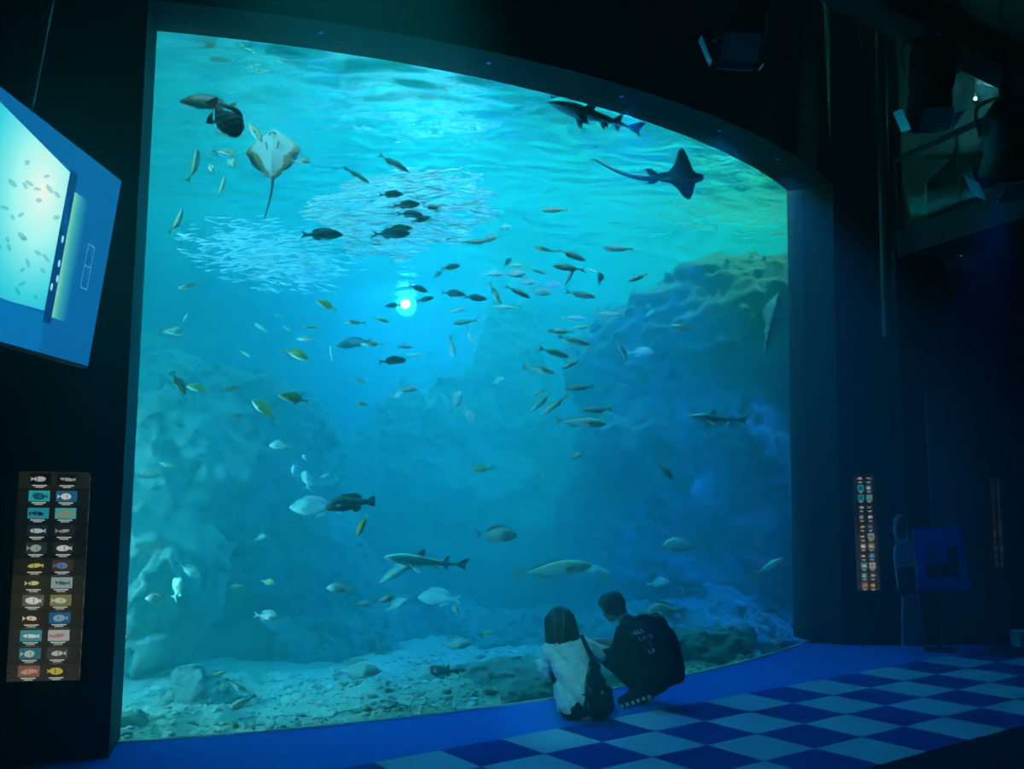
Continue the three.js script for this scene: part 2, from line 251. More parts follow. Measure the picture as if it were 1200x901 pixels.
rock('boulder', 'pale boulder beside the low rock', [blob(184, 848, 8.7, 0.13, 0.12, 0.12)], 0.02, 0.02, 4, { group: 'boulders on the tank bottom' });
rock('rock_bank', 'low dark rock bank along the foot of the window behind the visitors', [blob(560, 812, 10.2, 0.75, 0.17, 0.4), blob(650, 800, 10.4, 0.7, 0.24, 0.4), blob(730, 790, 10.9, 0.7, 0.3, 0.45), blob(810, 775, 11.4, 0.7, 0.32, 0.45), blob(890, 758, 12.2, 0.6, 0.35, 0.4), blob(940, 745, 12.9, 0.5, 0.4, 0.35)], 0.035, 0.1, 1.9);
rock('reef_ridge', 'hazy rock ridge behind the two visitors', [blob(700, 770, 12.8, 1.0, 0.45, 0.6), blob(820, 750, 13.0, 1.1, 0.6, 0.7), blob(600, 760, 13.6, 0.9, 0.45, 0.6), blob(900, 760, 13.4, 0.9, 0.6, 0.6), blob(520, 745, 14.6, 0.9, 0.5, 0.7)], 0.05, 0.18, 1.2);
rock('reef_ridge', 'long hazy rock ridge behind the sand', [blob(400, 760, 12.6, 0.8, 0.35, 0.6), blob(300, 770, 12.0, 0.8, 0.4, 0.6), blob(470, 740, 14.0, 0.9, 0.6, 0.7)], 0.05, 0.16, 1.3);
{ // gravel lying on the sand
  const g = new THREE.IcosahedronGeometry(1, 1), p = g.attributes.position; for (let i = 0; i < p.count; i++) { const x = p.getX(i), y = p.getY(i), z = p.getZ(i), k = 1 + 0.22 * n3(x * 1.7, y * 1.7, z * 1.7); p.setXYZ(i, x * k, y * k * 0.62, z * k); } g.computeVertexNormals();
  const n = 5200, o = new THREE.Object3D(), c = new THREE.Color(), inst = new THREE.InstancedMesh(g, mat([1, 1, 1], 0.95), n); inst.name = 'gravel';
  for (let i = 0; i < n; i++) { const a = rr(36, 79) * Math.PI / 180, r = 9.85 - 3.4 * rnd() ** 1.6, x = CX + r * Math.cos(a), z = CZ + r * Math.sin(a), big = rnd() < 0.07; o.position.set(x, BED + 0.1 * n2(x * 0.5, z * 0.5) + 0.035 * n2(x * 2.1, z * 2.1) + 0.008, z); o.rotation.set(rr(-0.4, 0.4), rr(0, 6.3), rr(-0.4, 0.4)); o.scale.setScalar(big ? rr(0.03, 0.06) : rr(0.008, 0.024)); o.updateMatrix(); inst.setMatrixAt(i, o.matrix); const q = rr(0.08, 0.6); inst.setColorAt(i, c.setRGB(q, q * 0.97, q * 0.85)); }
  tag(inst, 'loose gravel and shell bits strewn on the sand', 'gravel', null, 'stuff'); inst.castShadow = inst.receiveShadow = true; scene.add(inst);
}
// ---------------------------------------------------------------- fish
// a body is lofted along x (snout at +x); a profile row is [share from the snout, top, bottom, half width], in body lengths
function lerpRow(rows, s) { let i = 0; while (i < rows.length - 2 && rows[i + 1][0] < s) i++; const a = rows[i], b = rows[i + 1], t = clamp((s - a[0]) / (b[0] - a[0])), q = t * t * (3 - 2 * t) * 0.5 + t * 0.5; return [1, 2, 3].map((k) => a[k] + (b[k] - a[k]) * q); }
function loft(rows, len, nS, nR, color) {
  const pos = [], col = [], idx = [];
  for (let i = 0; i <= nS; i++) {
    const s = i / nS, [t, b, w] = lerpRow(rows, s), x = 0.5 - s * len;
    for (let j = 0; j < nR; j++) {
      const a = j / nR * 2 * Math.PI, c = Math.cos(a), d = Math.sin(a), m = (t + b) / 2, h = (t - b) / 2;
      pos.push(x, m + h * c, w * Math.sign(d) * Math.pow(Math.abs(d), 0.85)); col.push(...color(s, c, d));
    }
  }
  for (let i = 0; i < nS; i++) for (let j = 0; j < nR; j++) { const a = i * nR + j, b = i * nR + (j + 1) % nR, c = a + nR, d = b + nR; idx.push(a, b, c, b, d, c); }
  const g = new THREE.BufferGeometry(); g.setAttribute('position', new THREE.Float32BufferAttribute(pos, 3)); g.setAttribute('color', new THREE.Float32BufferAttribute(col, 3)); g.setIndex(idx); g.computeVertexNormals();
  return g;
}
function finG(points, thick, color) {            // flat outline in x, y with a little thickness
  const sh = new THREE.Shape(points.map(([x, y]) => new THREE.Vector2(x, y)));
  const g = new THREE.ExtrudeGeometry(sh, { depth: thick, bevelEnabled: false }); g.translate(0, 0, -thick / 2); g.deleteAttribute('uv');
  return paint(g, typeof color === 'function' ? color : () => color);
}
function bend(g, k) {                              // sideways curve of the whole animal, k radians from snout to tail
  if (!k) return g;
  const p = g.attributes.position;
  for (let i = 0; i < p.count; i++) { const x = p.getX(i), z = p.getZ(i), u = 0.5 - x, a = k * u, R = 1 / k; p.setX(i, 0.5 - (R - z) * Math.sin(a)); p.setZ(i, R - (R - z) * Math.cos(a)); }
  g.computeVertexNormals(); return g;
}
const fishSkin = vmat(0.42, { specularIntensity: 0.8 }), silverSkin = vmat(0.35, { metalness: 0.08 }), finSkin = vmat(0.6), eyeSkin = mat([0.01, 0.01, 0.012], 0.15), eyeRing = mat([0.6, 0.58, 0.45], 0.3);
const FORK = (l, h, x) => [[x, 0.018], [x - l * 0.55, h * 0.62], [x - l, h], [x - l * 0.82, h * 0.45], [x - l * 0.5, 0], [x - l * 0.82, -h * 0.45], [x - l, -h], [x - l * 0.55, -h * 0.62], [x, -0.018]];
const FAN = (l, h, x) => [[x, 0.03], [x - l * 0.5, h * 0.8], [x - l * 0.92, h], [x - l, 0.3 * h], [x - l, -0.3 * h], [x - l * 0.92, -h], [x - l * 0.5, -h * 0.8], [x, -0.03]];
const speck = (s, c, d) => n3(s * 22, c * 3, d * 3);
const KINDS = {
  scad: { len: 0.83, rows: [[0, 0.004, -0.008, 0.004], [0.06, 0.035, -0.04, 0.026], [0.18, 0.072, -0.075, 0.05], [0.4, 0.098, -0.105, 0.068], [0.6, 0.088, -0.092, 0.06], [0.8, 0.048, -0.05, 0.032], [0.93, 0.017, -0.017, 0.014], [1, 0.016, -0.016, 0.009]],
    col: (s, c) => c > 0.55 ? [0.3, 0.36, 0.32] : c > 0.25 ? [0.66, 0.64, 0.32] : [0.85, 0.87, 0.84], fin: [0.5, 0.46, 0.14], tail: FORK(0.18, 0.105, -0.32), dorsal: [[0.18, 0.08], [0.1, 0.15], [0.02, 0.1], [-0.1, 0.1], [-0.24, 0.045], [-0.24, 0.03], [0.0, 0.075]], anal: [[0, -0.08], [-0.06, -0.14], [-0.24, -0.045], [-0.24, -0.03]], skin: silverSkin },
  bream: { len: 0.82, rows: [[0, 0, -0.02, 0.004], [0.07, 0.07, -0.06, 0.035], [0.2, 0.155, -0.12, 0.066], [0.4, 0.195, -0.155, 0.078], [0.6, 0.16, -0.135, 0.06], [0.8, 0.075, -0.07, 0.03], [0.92, 0.033, -0.033, 0.016], [1, 0.036, -0.036, 0.01]],
    col: (s, c, d) => c > 0.4 ? [0.34, 0.36, 0.33] : mixc([0.62, 0.64, 0.6], [0.5, 0.52, 0.48], speck(s, c, d) > 0.1 ? 1 : 0), fin: [0.42, 0.44, 0.38], tail: FORK(0.18, 0.14, -0.32), dorsal: [[0.3, 0.12], [0.24, 0.23], [0.1, 0.245], [-0.1, 0.21], [-0.2, 0.14], [-0.21, 0.09], [0, 0.16]], anal: [[0.0, -0.12], [-0.04, -0.2], [-0.18, -0.13], [-0.2, -0.08]], skin: fishSkin },
  dusky: { len: 0.83, rows: [[0, 0, -0.02, 0.006], [0.07, 0.055, -0.055, 0.038], [0.22, 0.125, -0.11, 0.07], [0.42, 0.155, -0.135, 0.08], [0.62, 0.13, -0.115, 0.062], [0.82, 0.062, -0.06, 0.03], [0.93, 0.035, -0.035, 0.018], [1, 0.04, -0.04, 0.01]],
    col: (s, c, d) => c < -0.55 ? [0.2, 0.22, 0.21] : mixc([0.055, 0.07, 0.075], [0.09, 0.1, 0.1], speck(s, c, d) > 0 ? 1 : 0), fin: [0.05, 0.06, 0.065], tail: FORK(0.17, 0.13, -0.33), dorsal: [[0.26, 0.11], [0.2, 0.18], [0.05, 0.2], [-0.12, 0.17], [-0.24, 0.1], [-0.24, 0.06], [0, 0.13]], anal: [[0, -0.11], [-0.05, -0.18], [-0.2, -0.1], [-0.22, -0.06]], skin: fishSkin },
  grouper: { len: 0.83, rows: [[0, -0.02, -0.045, 0.01], [0.08, 0.06, -0.09, 0.06], [0.25, 0.14, -0.135, 0.095], [0.45, 0.165, -0.145, 0.1], [0.68, 0.12, -0.115, 0.07], [0.87, 0.06, -0.06, 0.032], [1, 0.06, -0.06, 0.012]],
    col: (s, c, d) => mixc([0.05, 0.06, 0.06], [0.13, 0.14, 0.12], speck(s * 0.6, c, d) > 0.05 ? 1 : 0), fin: [0.04, 0.05, 0.05], tail: FAN(0.17, 0.12, -0.33), dorsal: [[0.22, 0.12], [0.16, 0.2], [0, 0.21], [-0.14, 0.2], [-0.23, 0.13], [-0.25, 0.07], [0, 0.14]], anal: [[-0.04, -0.12], [-0.09, -0.2], [-0.2, -0.16], [-0.23, -0.07]], skin: fishSkin },
  knifejaw: { len: 0.84, rows: [[0, -0.01, -0.03, 0.006], [0.06, 0.075, -0.08, 0.04], [0.2, 0.2, -0.17, 0.08], [0.4, 0.265, -0.225, 0.095], [0.62, 0.22, -0.19, 0.07], [0.83, 0.09, -0.085, 0.032], [0.93, 0.045, -0.045, 0.02], [1, 0.055, -0.055, 0.01]],
    col: (s, c) => s < 0.1 || Math.sin((s + 0.04 * c) * 34) > 0.15 ? [0.02, 0.025, 0.035] : [0.34, 0.37, 0.4], fin: [0.02, 0.025, 0.035], tail: FAN(0.16, 0.13, -0.34), dorsal: [[0.2, 0.19], [0.08, 0.3], [-0.08, 0.32], [-0.2, 0.24], [-0.26, 0.1], [-0.1, 0.2], [0.1, 0.24]], anal: [[0, -0.2], [-0.08, -0.31], [-0.2, -0.22], [-0.25, -0.09], [-0.1, -0.17]], skin: fishSkin },
  yellow: { len: 0.83, rows: [[0, 0, -0.02, 0.005], [0.07, 0.06, -0.055, 0.035], [0.22, 0.13, -0.105, 0.064], [0.42, 0.155, -0.13, 0.072], [0.62, 0.125, -0.11, 0.056], [0.82, 0.06, -0.058, 0.028], [0.93, 0.033, -0.033, 0.016], [1, 0.036, -0.036, 0.01]],
    col: (s, c, d) => c < -0.5 ? [0.72, 0.7, 0.5] : mixc([0.55, 0.46, 0.08], [0.4, 0.36, 0.1], speck(s, c, d) > 0.1 ? 1 : 0), fin: [0.6, 0.5, 0.06], tail: FORK(0.17, 0.11, -0.33), dorsal: [[0.26, 0.11], [0.2, 0.2], [0.05, 0.205], [-0.12, 0.17], [-0.22, 0.1], [-0.23, 0.06], [0, 0.13]], anal: [[0, -0.1], [-0.05, -0.17], [-0.19, -0.1], [-0.21, -0.06]], skin: fishSkin },
  puffer: { len: 0.85, rows: [[0, 0.015, -0.015, 0.02], [0.06, 0.06, -0.06, 0.055], [0.22, 0.13, -0.14, 0.12], [0.42, 0.145, -0.17, 0.135], [0.62, 0.115, -0.12, 0.095], [0.82, 0.055, -0.055, 0.042], [1, 0.035, -0.035, 0.018]],
    col: (s, c, d) => c > 0.05 && Math.sin(s * 26 + 2 * speck(s, c, d)) > 0 ? [0.36, 0.36, 0.28] : c > 0.05 ? [0.66, 0.64, 0.5] : [0.85, 0.85, 0.78], fin: [0.42, 0.38, 0.2], tail: FAN(0.15, 0.08, -0.35), dorsal: [[-0.12, 0.09], [-0.19, 0.16], [-0.24, 0.15], [-0.23, 0.06]], anal: [[-0.13, -0.09], [-0.2, -0.17], [-0.25, -0.15], [-0.23, -0.05]], skin: fishSkin },
  amberjack: { len: 0.84, rows: [[0, 0, -0.012, 0.006], [0.06, 0.035, -0.038, 0.03], [0.2, 0.085, -0.08, 0.058], [0.42, 0.11, -0.1, 0.07], [0.64, 0.085, -0.08, 0.055], [0.84, 0.038, -0.038, 0.028], [0.95, 0.015, -0.015, 0.014], [1, 0.018, -0.018, 0.01]],
    col: (s, c) => c > 0.4 ? [0.2, 0.26, 0.27] : c > 0.2 ? [0.55, 0.52, 0.22] : [0.66, 0.69, 0.68], fin: [0.28, 0.3, 0.22], tail: FORK(0.17, 0.12, -0.34), dorsal: [[0.12, 0.09], [0.04, 0.15], [-0.02, 0.11], [-0.28, 0.05], [-0.3, 0.02], [0, 0.09]], anal: [[-0.06, -0.08], [-0.12, -0.13], [-0.28, -0.045], [-0.3, -0.02]], skin: silverSkin },
  redfish: { len: 0.82, rows: [[0, 0, -0.02, 0.005], [0.08, 0.055, -0.055, 0.035], [0.25, 0.12, -0.11, 0.06], [0.45, 0.13, -0.12, 0.064], [0.68, 0.095, -0.09, 0.045], [0.88, 0.045, -0.045, 0.02], [1, 0.045, -0.045, 0.01]],
    col: (s, c) => c > 0.1 ? [0.24, 0.1, 0.08] : c > -0.35 ? [0.75, 0.7, 0.62] : [0.3, 0.14, 0.1], fin: [0.78, 0.76, 0.66], tail: FAN(0.18, 0.12, -0.32), dorsal: [[0.22, 0.1], [0.16, 0.19], [-0.1, 0.18], [-0.2, 0.1], [-0.2, 0.06]], anal: [[0, -0.1], [-0.06, -0.18], [-0.18, -0.1], [-0.2, -0.06]], skin: fishSkin },
  barred: { len: 0.83, rows: [[0, -0.01, -0.03, 0.005], [0.08, 0.07, -0.06, 0.035], [0.25, 0.16, -0.12, 0.06], [0.45, 0.18, -0.14, 0.066], [0.68, 0.12, -0.1, 0.045], [0.88, 0.05, -0.045, 0.02], [1, 0.045, -0.04, 0.01]],
    col: (s, c) => Math.sin(c * 9) > 0.1 ? [0.07, 0.07, 0.06] : [0.62, 0.58, 0.3], fin: [0.45, 0.42, 0.14], tail: FORK(0.17, 0.11, -0.33), dorsal: [[0.24, 0.13], [0.16, 0.23], [-0.06, 0.22], [-0.2, 0.12], [-0.22, 0.06]], anal: [[0, -0.12], [-0.06, -0.2], [-0.19, -0.1], [-0.21, -0.05]], skin: fishSkin },
};
const built = {};
function fishParts(kind, k) {
  const key = kind + k.toFixed(2);
  if (built[key]) return built[key];
  const K = KINDS[kind], out = [];
  out.push(['body', bend(loft(K.rows, K.len, 26, 16, K.col), k), K.skin]);
  out.push(['tail_fin', bend(finG(K.tail, 0.008, K.fin), k), finSkin]);
  out.push(['dorsal_fin', bend(finG(K.dorsal, 0.008, K.fin), k), finSkin]);
  out.push(['anal_fin', bend(finG(K.anal, 0.008, K.fin), k), finSkin]);
  const w = lerpRow(K.rows, 0.3), ex = 0.5 - 0.115 * K.len, ew = lerpRow(K.rows, 0.115);
  for (const s of [-1, 1]) {
    const f = finG([[0, 0.018], [-0.06, 0.035], [-0.13, 0.0], [-0.11, -0.03], [-0.03, -0.022]], 0.006, K.fin); f.rotateY(s * 0.5); f.translate(0.5 - 0.29 * K.len, -0.02 + w[1] * 0.25, s * w[2] * 0.93);
    out.push(['pectoral_fin', bend(f, k), finSkin]);
    const r = new THREE.SphereGeometry(0.021, 10, 8); r.scale(1, 1, 0.45); r.translate(ex, (ew[0] + ew[1]) / 2 + (ew[0] - ew[1]) * 0.14, s * ew[2] * 0.9); out.push(['eye', bend(r, k), eyeRing]);
    const e = new THREE.SphereGeometry(0.013, 10, 8); e.scale(1, 1, 0.6); e.translate(ex, (ew[0] + ew[1]) / 2 + (ew[0] - ew[1]) * 0.14, s * (ew[2] * 0.9 + 0.0055)); out.push(['pupil', bend(e, k), eyeSkin]);
  }
  return built[key] = out;
}
// turns a swimmer so that in this view it heads along ang degrees (0 = along the picture's +x, 90 = up) and yaw degrees towards the window
function swim(o, px, py, lengthPx, ang, behind, yaw = 0, roll = 0) {
  const depth = hitArc(px, py, 9.956) + behind, p = at(px, py, depth), a = ang * Math.PI / 180, y = yaw * Math.PI / 180;
  const flat = RIGHT.clone().multiplyScalar(Math.cos(a)).addScaledVector(UP, Math.sin(a)), dir = flat.multiplyScalar(Math.cos(y)).addScaledVector(VIEW, -Math.sin(y)).normalize();
  const up = RIGHT.clone().multiplyScalar(-Math.sin(a)).addScaledVector(UP, Math.cos(a)); if (Math.cos(a) < 0) up.negate();
  const side = dir.clone().cross(up).normalize(), top = side.clone().cross(dir);
  o.quaternion.setFromRotationMatrix(new THREE.Matrix4().makeBasis(dir, top, side)).multiply(new THREE.Quaternion().setFromAxisAngle(V(1, 0, 0), roll * Math.PI / 180));
  o.position.copy(p); o.scale.setScalar(lengthPx / FOCAL * depth / Math.max(0.35, Math.cos(y)));
  return o;
}
const KIND_WORDS = { scad: ['silver_scad', 'slim silver scad with yellow tail'], bream: ['sea_bream', 'deep bodied pale grey sea bream'], dusky: ['dusky_chub', 'dark grey chub'], grouper: ['grouper', 'big dark grouper'], knifejaw: ['barred_knifejaw', 'black barred knifejaw'], yellow: ['yellow_snapper', 'yellow snapper'], puffer: ['pufferfish', 'blotched white bellied pufferfish'], amberjack: ['amberjack', 'large silvery amberjack'], redfish: ['red_wrasse', 'red brown wrasse with a pale stripe'], barred: ['striped_stripey', 'small yellow dark striped fish'] };
const PLACES = { ray: 'hovering around the stingray', ball: 'passing in front of the sardine school', high: 'shoaling beside the tall rock top', glow: 'near the submerged floodlight', rock: 'before the face of the tall rock', open: 'in open water over the middle ledge', left: 'over the pale rock mound', deep: 'hazy in the deep behind the ridge', low: 'low in the water above the sand', mid: 'in dim water before the square rock' };
function fish(kind, place, px, py, L, ang, behind, yaw = rr(-18, 18), k = 0, label) {
  const [name, words] = KIND_WORDS[kind], way = Math.abs(k) > 0.6 ? 'curled up' : Math.sin(ang * Math.PI / 180) > 0.45 ? 'nose up' : Math.sin(ang * Math.PI / 180) < -0.4 ? 'nose down' : Math.cos(ang * Math.PI / 180) > 0 ? 'facing the pillar' : 'facing the mound', g = thing(name, label ?? words + ' ' + way + ' ' + PLACES[place], 'fish', null, label ? null : words.split(' with')[0] + ' ' + PLACES[place]);
  for (const [n, geo, m] of fishParts(kind, k)) mesh(n, geo, m, g);
  return swim(g, px, py, L, ang, behind, yaw, Math.cos(ang * Math.PI / 180) > 0 ? -20 : 20);
}
const S = 'scad', B = 'bream', D = 'dusky', Y = 'yellow';
for (const row of [
  // around the stingray
  [D, 'ray', 246, 119, 64, 186, 0.95, 20, 0.3, 'dark grey chub swimming behind the black barred knifejaw'], ['knifejaw', 'ray', 264, 142, 62, -48, 0.5, 25, 0.3, 'black and grey barred knifejaw nosing down beside the stingray'],
  [S, 'ray', 297, 148, 48, -62, 1.1, 10, -0.8, 'curved silver scad between the knifejaw and the stingray'], [S, 'ray', 263, 178, 34, -6, 1.0], [S, 'ray', 272, 181, 38, -75, 1.2, 35, -1.3], [S, 'ray', 233, 194, 34, 85, 1.2, 40, 1.3], [S, 'ray', 247, 191, 30, -65, 1.3, 35, -1.1], [S, 'ray', 263, 219, 22, 80, 1.5, 40, 1.2], [S, 'ray', 212, 260, 28, 70, 1.2, 40, 1.2], [B, 'ray', 352, 189, 26, -8, 1.0, 25, 0, 'brownish bream half hidden behind the stingray'],
  // before the sardines
  [D, 'ball', 377, 275, 50, 0, 0.7, 0, 0], [S, 'ball', 418, 205, 32, -30, 0.8], [S, 'ball', 461, 191, 42, -30, 0.7], [D, 'ball', 458, 228, 30, 0, 0.8], [D, 'ball', 476, 240, 34, 2, 0.8], [D, 'ball', 480, 251, 32, -3, 0.9], [D, 'ball', 493, 257, 24, 20, 0.9], [D, 'ball', 505, 243, 18, 0, 1.2], [D, 'ball', 458, 274, 46, 0, 0.7, 5], [D, 'ball', 467, 268, 32, 4, 0.9], [D, 'ball', 435, 56, 30, 12, 0.5, 20, 0, 'dark fish cut off by the header above the window'],
  // shoal in the light
  [S, 'high', 650, 246, 33, 180, 1.2], [S, 'high', 561, 283, 32, 182, 1.2], [B, 'high', 573, 280, 24, 20, 1.6], [B, 'high', 591, 267, 18, 8, 2.2], [S, 'high', 638, 292, 28, 165, 1.3], [S, 'high', 670, 299, 36, -18, 1.0], [S, 'high', 725, 291, 40, 180, 1.4], [S, 'high', 667, 314, 40, 174, 1.0], [S, 'high', 667, 325, 22, 60, 1.3, 30], [S, 'high', 694, 317, 14, -40, 1.6, 50], [B, 'high', 703, 327, 13, 95, 1.7, 55], [S, 'high', 680, 345, 37, -12, 0.9], [S, 'high', 748, 325, 28, 202, 1.1], [S, 'high', 607, 311, 24, 178, 1.5], [S, 'high', 630, 318, 24, -15, 1.4], [S, 'high', 607, 342, 34, -25, 1.0], [S, 'high', 580, 345, 30, -58, 1.3, 20, 0.5], [B, 'high', 602, 321, 30, 0, 1.9], [B, 'high', 616, 331, 28, 5, 2.4], [B, 'high', 632, 342, 30, -4, 2.2], [B, 'high', 645, 334, 28, 2, 2.6], [B, 'high', 577, 321, 24, 0, 2.0], [D, 'high', 595, 307, 12, 40, 1.6, 50], [S, 'high', 593, 360, 32, 180, 2.0], [D, 'glow', 528, 313, 24, 8, 1.3], [D, 'glow', 512, 322, 12, 20, 1.6, 55], [D, 'glow', 490, 338, 24, -20, 1.2], [D, 'glow', 498, 351, 22, 14, 1.3], [D, 'glow', 461, 358, 20, 184, 1.6], [D, 'glow', 531, 344, 30, -4, 1.5], [D, 'glow', 557, 349, 28, -5, 1.4], [S, 'glow', 545, 377, 30, 190, 1.3], [S, 'glow', 535, 364, 26, 10, 2.6],
  // before the tall rock
  [S, 'rock', 657, 388, 34, 178, 1.3], [S, 'rock', 684, 383, 24, 185, 1.8], [S, 'rock', 672, 399, 40, -15, 0.9], [S, 'rock', 649, 413, 38, -16, 0.9], [S, 'rock', 631, 433, 40, -12, 0.8], [S, 'rock', 669, 427, 26, 205, 1.0, 20, 0, 'silver scad carrying a small white tag before the tall rock'], [S, 'rock', 680, 454, 36, 184, 1.0], [S, 'rock', 632, 459, 22, 210, 1.4], [S, 'rock', 634, 471, 36, 222, 1.2], [S, 'rock', 650, 474, 42, 216, 1.0], [S, 'rock', 700, 480, 38, 182, 1.0], ['amberjack', 'rock', 680, 495, 60, -4, 1.3, 5, 0, 'silvery amberjack gliding below the scad shoal'], [S, 'rock', 728, 409, 30, -62, 1.1, 5], [B, 'rock', 750, 413, 32, 0, 2.4], [S, 'rock', 717, 368, 32, 178, 2.2], [S, 'rock', 672, 373, 32, 0, 2.6], [S, 'rock', 763, 365, 18, 225, 2.4], [S, 'rock', 801, 384, 34, 172, 1.1], [B, 'rock', 677, 533, 20, 215, 1.5], [B, 'rock', 637, 557, 12, 90, 1.8, 50], ['redfish', 'rock', 779, 552, 28, -48, 1.0, 10, 0, 'small red and white wrasse before the dark face of the tall rock'],
  // open water
  [S, 'open', 437, 403, 30, 180, 1.3], [S, 'open', 416, 378, 26, 178, 1.6], [S, 'open', 446, 375, 22, -15, 1.8], [D, 'open', 416, 402, 42, 190, 2.6], [B, 'open', 474, 406, 20, 0, 2.0], [D, 'open', 460, 423, 34, 4, 1.1], [S, 'open', 487, 416, 24, 180, 2.8], [S, 'open', 529, 410, 22, -70, 1.7, 45, 1.0], [S, 'open', 550, 395, 18, -60, 2.2, 40, 0.8], [S, 'open', 365, 383, 22, 178, 1.6], [S, 'open', 360, 397, 26, 180, 1.4], [S, 'open', 337, 385, 14, 150, 2.2], [S, 'open', 327, 369, 13, 175, 2.0], [S, 'open', 306, 384, 20, 145, 2.0], [S, 'open', 287, 414, 17, -30, 1.8], [Y, 'open', 346, 415, 36, -20, 1.2], [Y, 'open', 383, 358, 28, 155, 1.3], [S, 'open', 388, 414, 18, 90, 2.6, 30], [B, 'open', 583, 447, 18, 20, 2.4, 40], [B, 'open', 420, 446, 20, -20, 2.2], [B, 'open', 478, 456, 24, 0, 2.0], [B, 'open', 466, 463, 18, 10, 2.2, 30], [Y, 'open', 425, 474, 14, 170, 1.6], [B, 'open', 537, 469, 22, 70, 2.0, 50, 0.7], [B, 'open', 548, 485, 26, -55, 2.2, 30, 0.6], [Y, 'mid', 565, 550, 24, 185, 1.4],
  // over the left mound
  [S, 'left', 223, 334, 30, 195, 1.1], [B, 'left', 201, 388, 32, -4, 1.6], [S, 'left', 217, 372, 12, 60, 2.2], ['redfish', 'left', 209, 449, 34, -55, 0.9, 10, 0, 'red brown wrasse with a white stripe diving over the pale rock mound'], [Y, 'left', 233, 455, 30, 168, 1.3], [D, 'left', 272, 455, 20, 200, 1.7], [D, 'left', 277, 487, 18, 0, 1.7], [Y, 'left', 345, 467, 38, 168, 0.9, 0, 0, 'bright yellow snapper in open water beside the pale rock mound'], [Y, 'left', 310, 481, 40, 140, 1.5], [B, 'left', 329, 522, 28, 178, 2.2], [S, 'left', 199, 545, 26, 165, 1.5], [B, 'left', 174, 557, 24, 0, 1.4], [B, 'left', 358, 537, 9, 90, 1.4, 60], [B, 'left', 360, 563, 24, 82, 2.6, 50], [B, 'left', 348, 555, 22, 95, 3.0, 50], [B, 'left', 380, 558, 14, 20, 2.2],
  // deep and low
  ['grouper', 'mid', 410, 590, 60, 186, 0.9, 0, 0, 'big dark grouper in the middle of the tank'], [B, 'mid', 370, 595, 62, 178, 2.4, 0, 0, 'large pale bream behind the dark grouper'], [Y, 'mid', 425, 615, 28, 245, 1.0], [B, 'mid', 581, 627, 51, -2, 1.0, 0, 0, 'silver sea bream swimming alone above the amberjacks'], ['amberjack', 'mid', 649, 667, 92, 6, 1.4, 0, 0, 'long amberjack passing above the two visitors'], ['amberjack', 'mid', 688, 666, 60, -14, 2.2, 0, 0, 'second amberjack half hidden behind the long one'], ['amberjack', 'mid', 470, 668, 56, 208, 2.0, 20, -0.4, 'amberjack turning down beneath the houndshark'],
  [B, 'deep', 800, 640, 50, 176, 1.8], [B, 'deep', 781, 716, 48, 178, 1.2], [S, 'deep', 902, 663, 40, 28, 1.3], [B, 'deep', 771, 683, 28, 10, 2.2], [B, 'low', 399, 690, 34, 176, 1.4], [B, 'low', 424, 708, 22, 0, 1.2], [B, 'low', 450, 703, 26, 12, 1.1], [B, 'low', 465, 709, 30, 24, 2.2], [B, 'low', 515, 701, 52, 180, 2.4], [B, 'low', 535, 716, 16, 88, 1.6, 55], [B, 'low', 533, 755, 38, 0, 1.7], [Y, 'low', 570, 742, 18, 0, 1.8], [B, 'low', 418, 786, 58, 0, 1.5, 0, 0, 'large dim bream over the ridge behind the sand'], ['puffer', 'low', 517, 785, 42, 172, 0.6, 10, 0, 'blotched pufferfish drifting over the sand beyond the seated visitor'], ['puffer', 'low', 284, 823, 34, 205, 0.6, 10, 0, 'pufferfish nosing the sand beside the low rock'], ['barred', 'low', 314, 682, 20, -8, 1.2], ['barred', 'low', 277, 687, 16, 190, 1.4], ['barred', 'low', 432, 832, 17, 178, 0.5], ['barred', 'low', 255, 790, 20, 10, 1.4], ['barred', 'low', 276, 850, 18, 170, 0.45], [B, 'low', 312, 722, 32, -3, 1.3], [B, 'low', 183, 702, 28, 178, 0.9], [B, 'low', 208, 690, 34, 60, 1.6, 40], [B, 'low', 221, 668, 30, -30, 1.9], [B, 'left', 305, 630, 16, 20, 2.2], [S, 'low', 148, 748, 20, 60, 0.6], ['puffer', 'low', 277, 803, 30, -30, 1.0, 0, 0, 'pale finned puffer above the low rock'],
]) fish(...row);
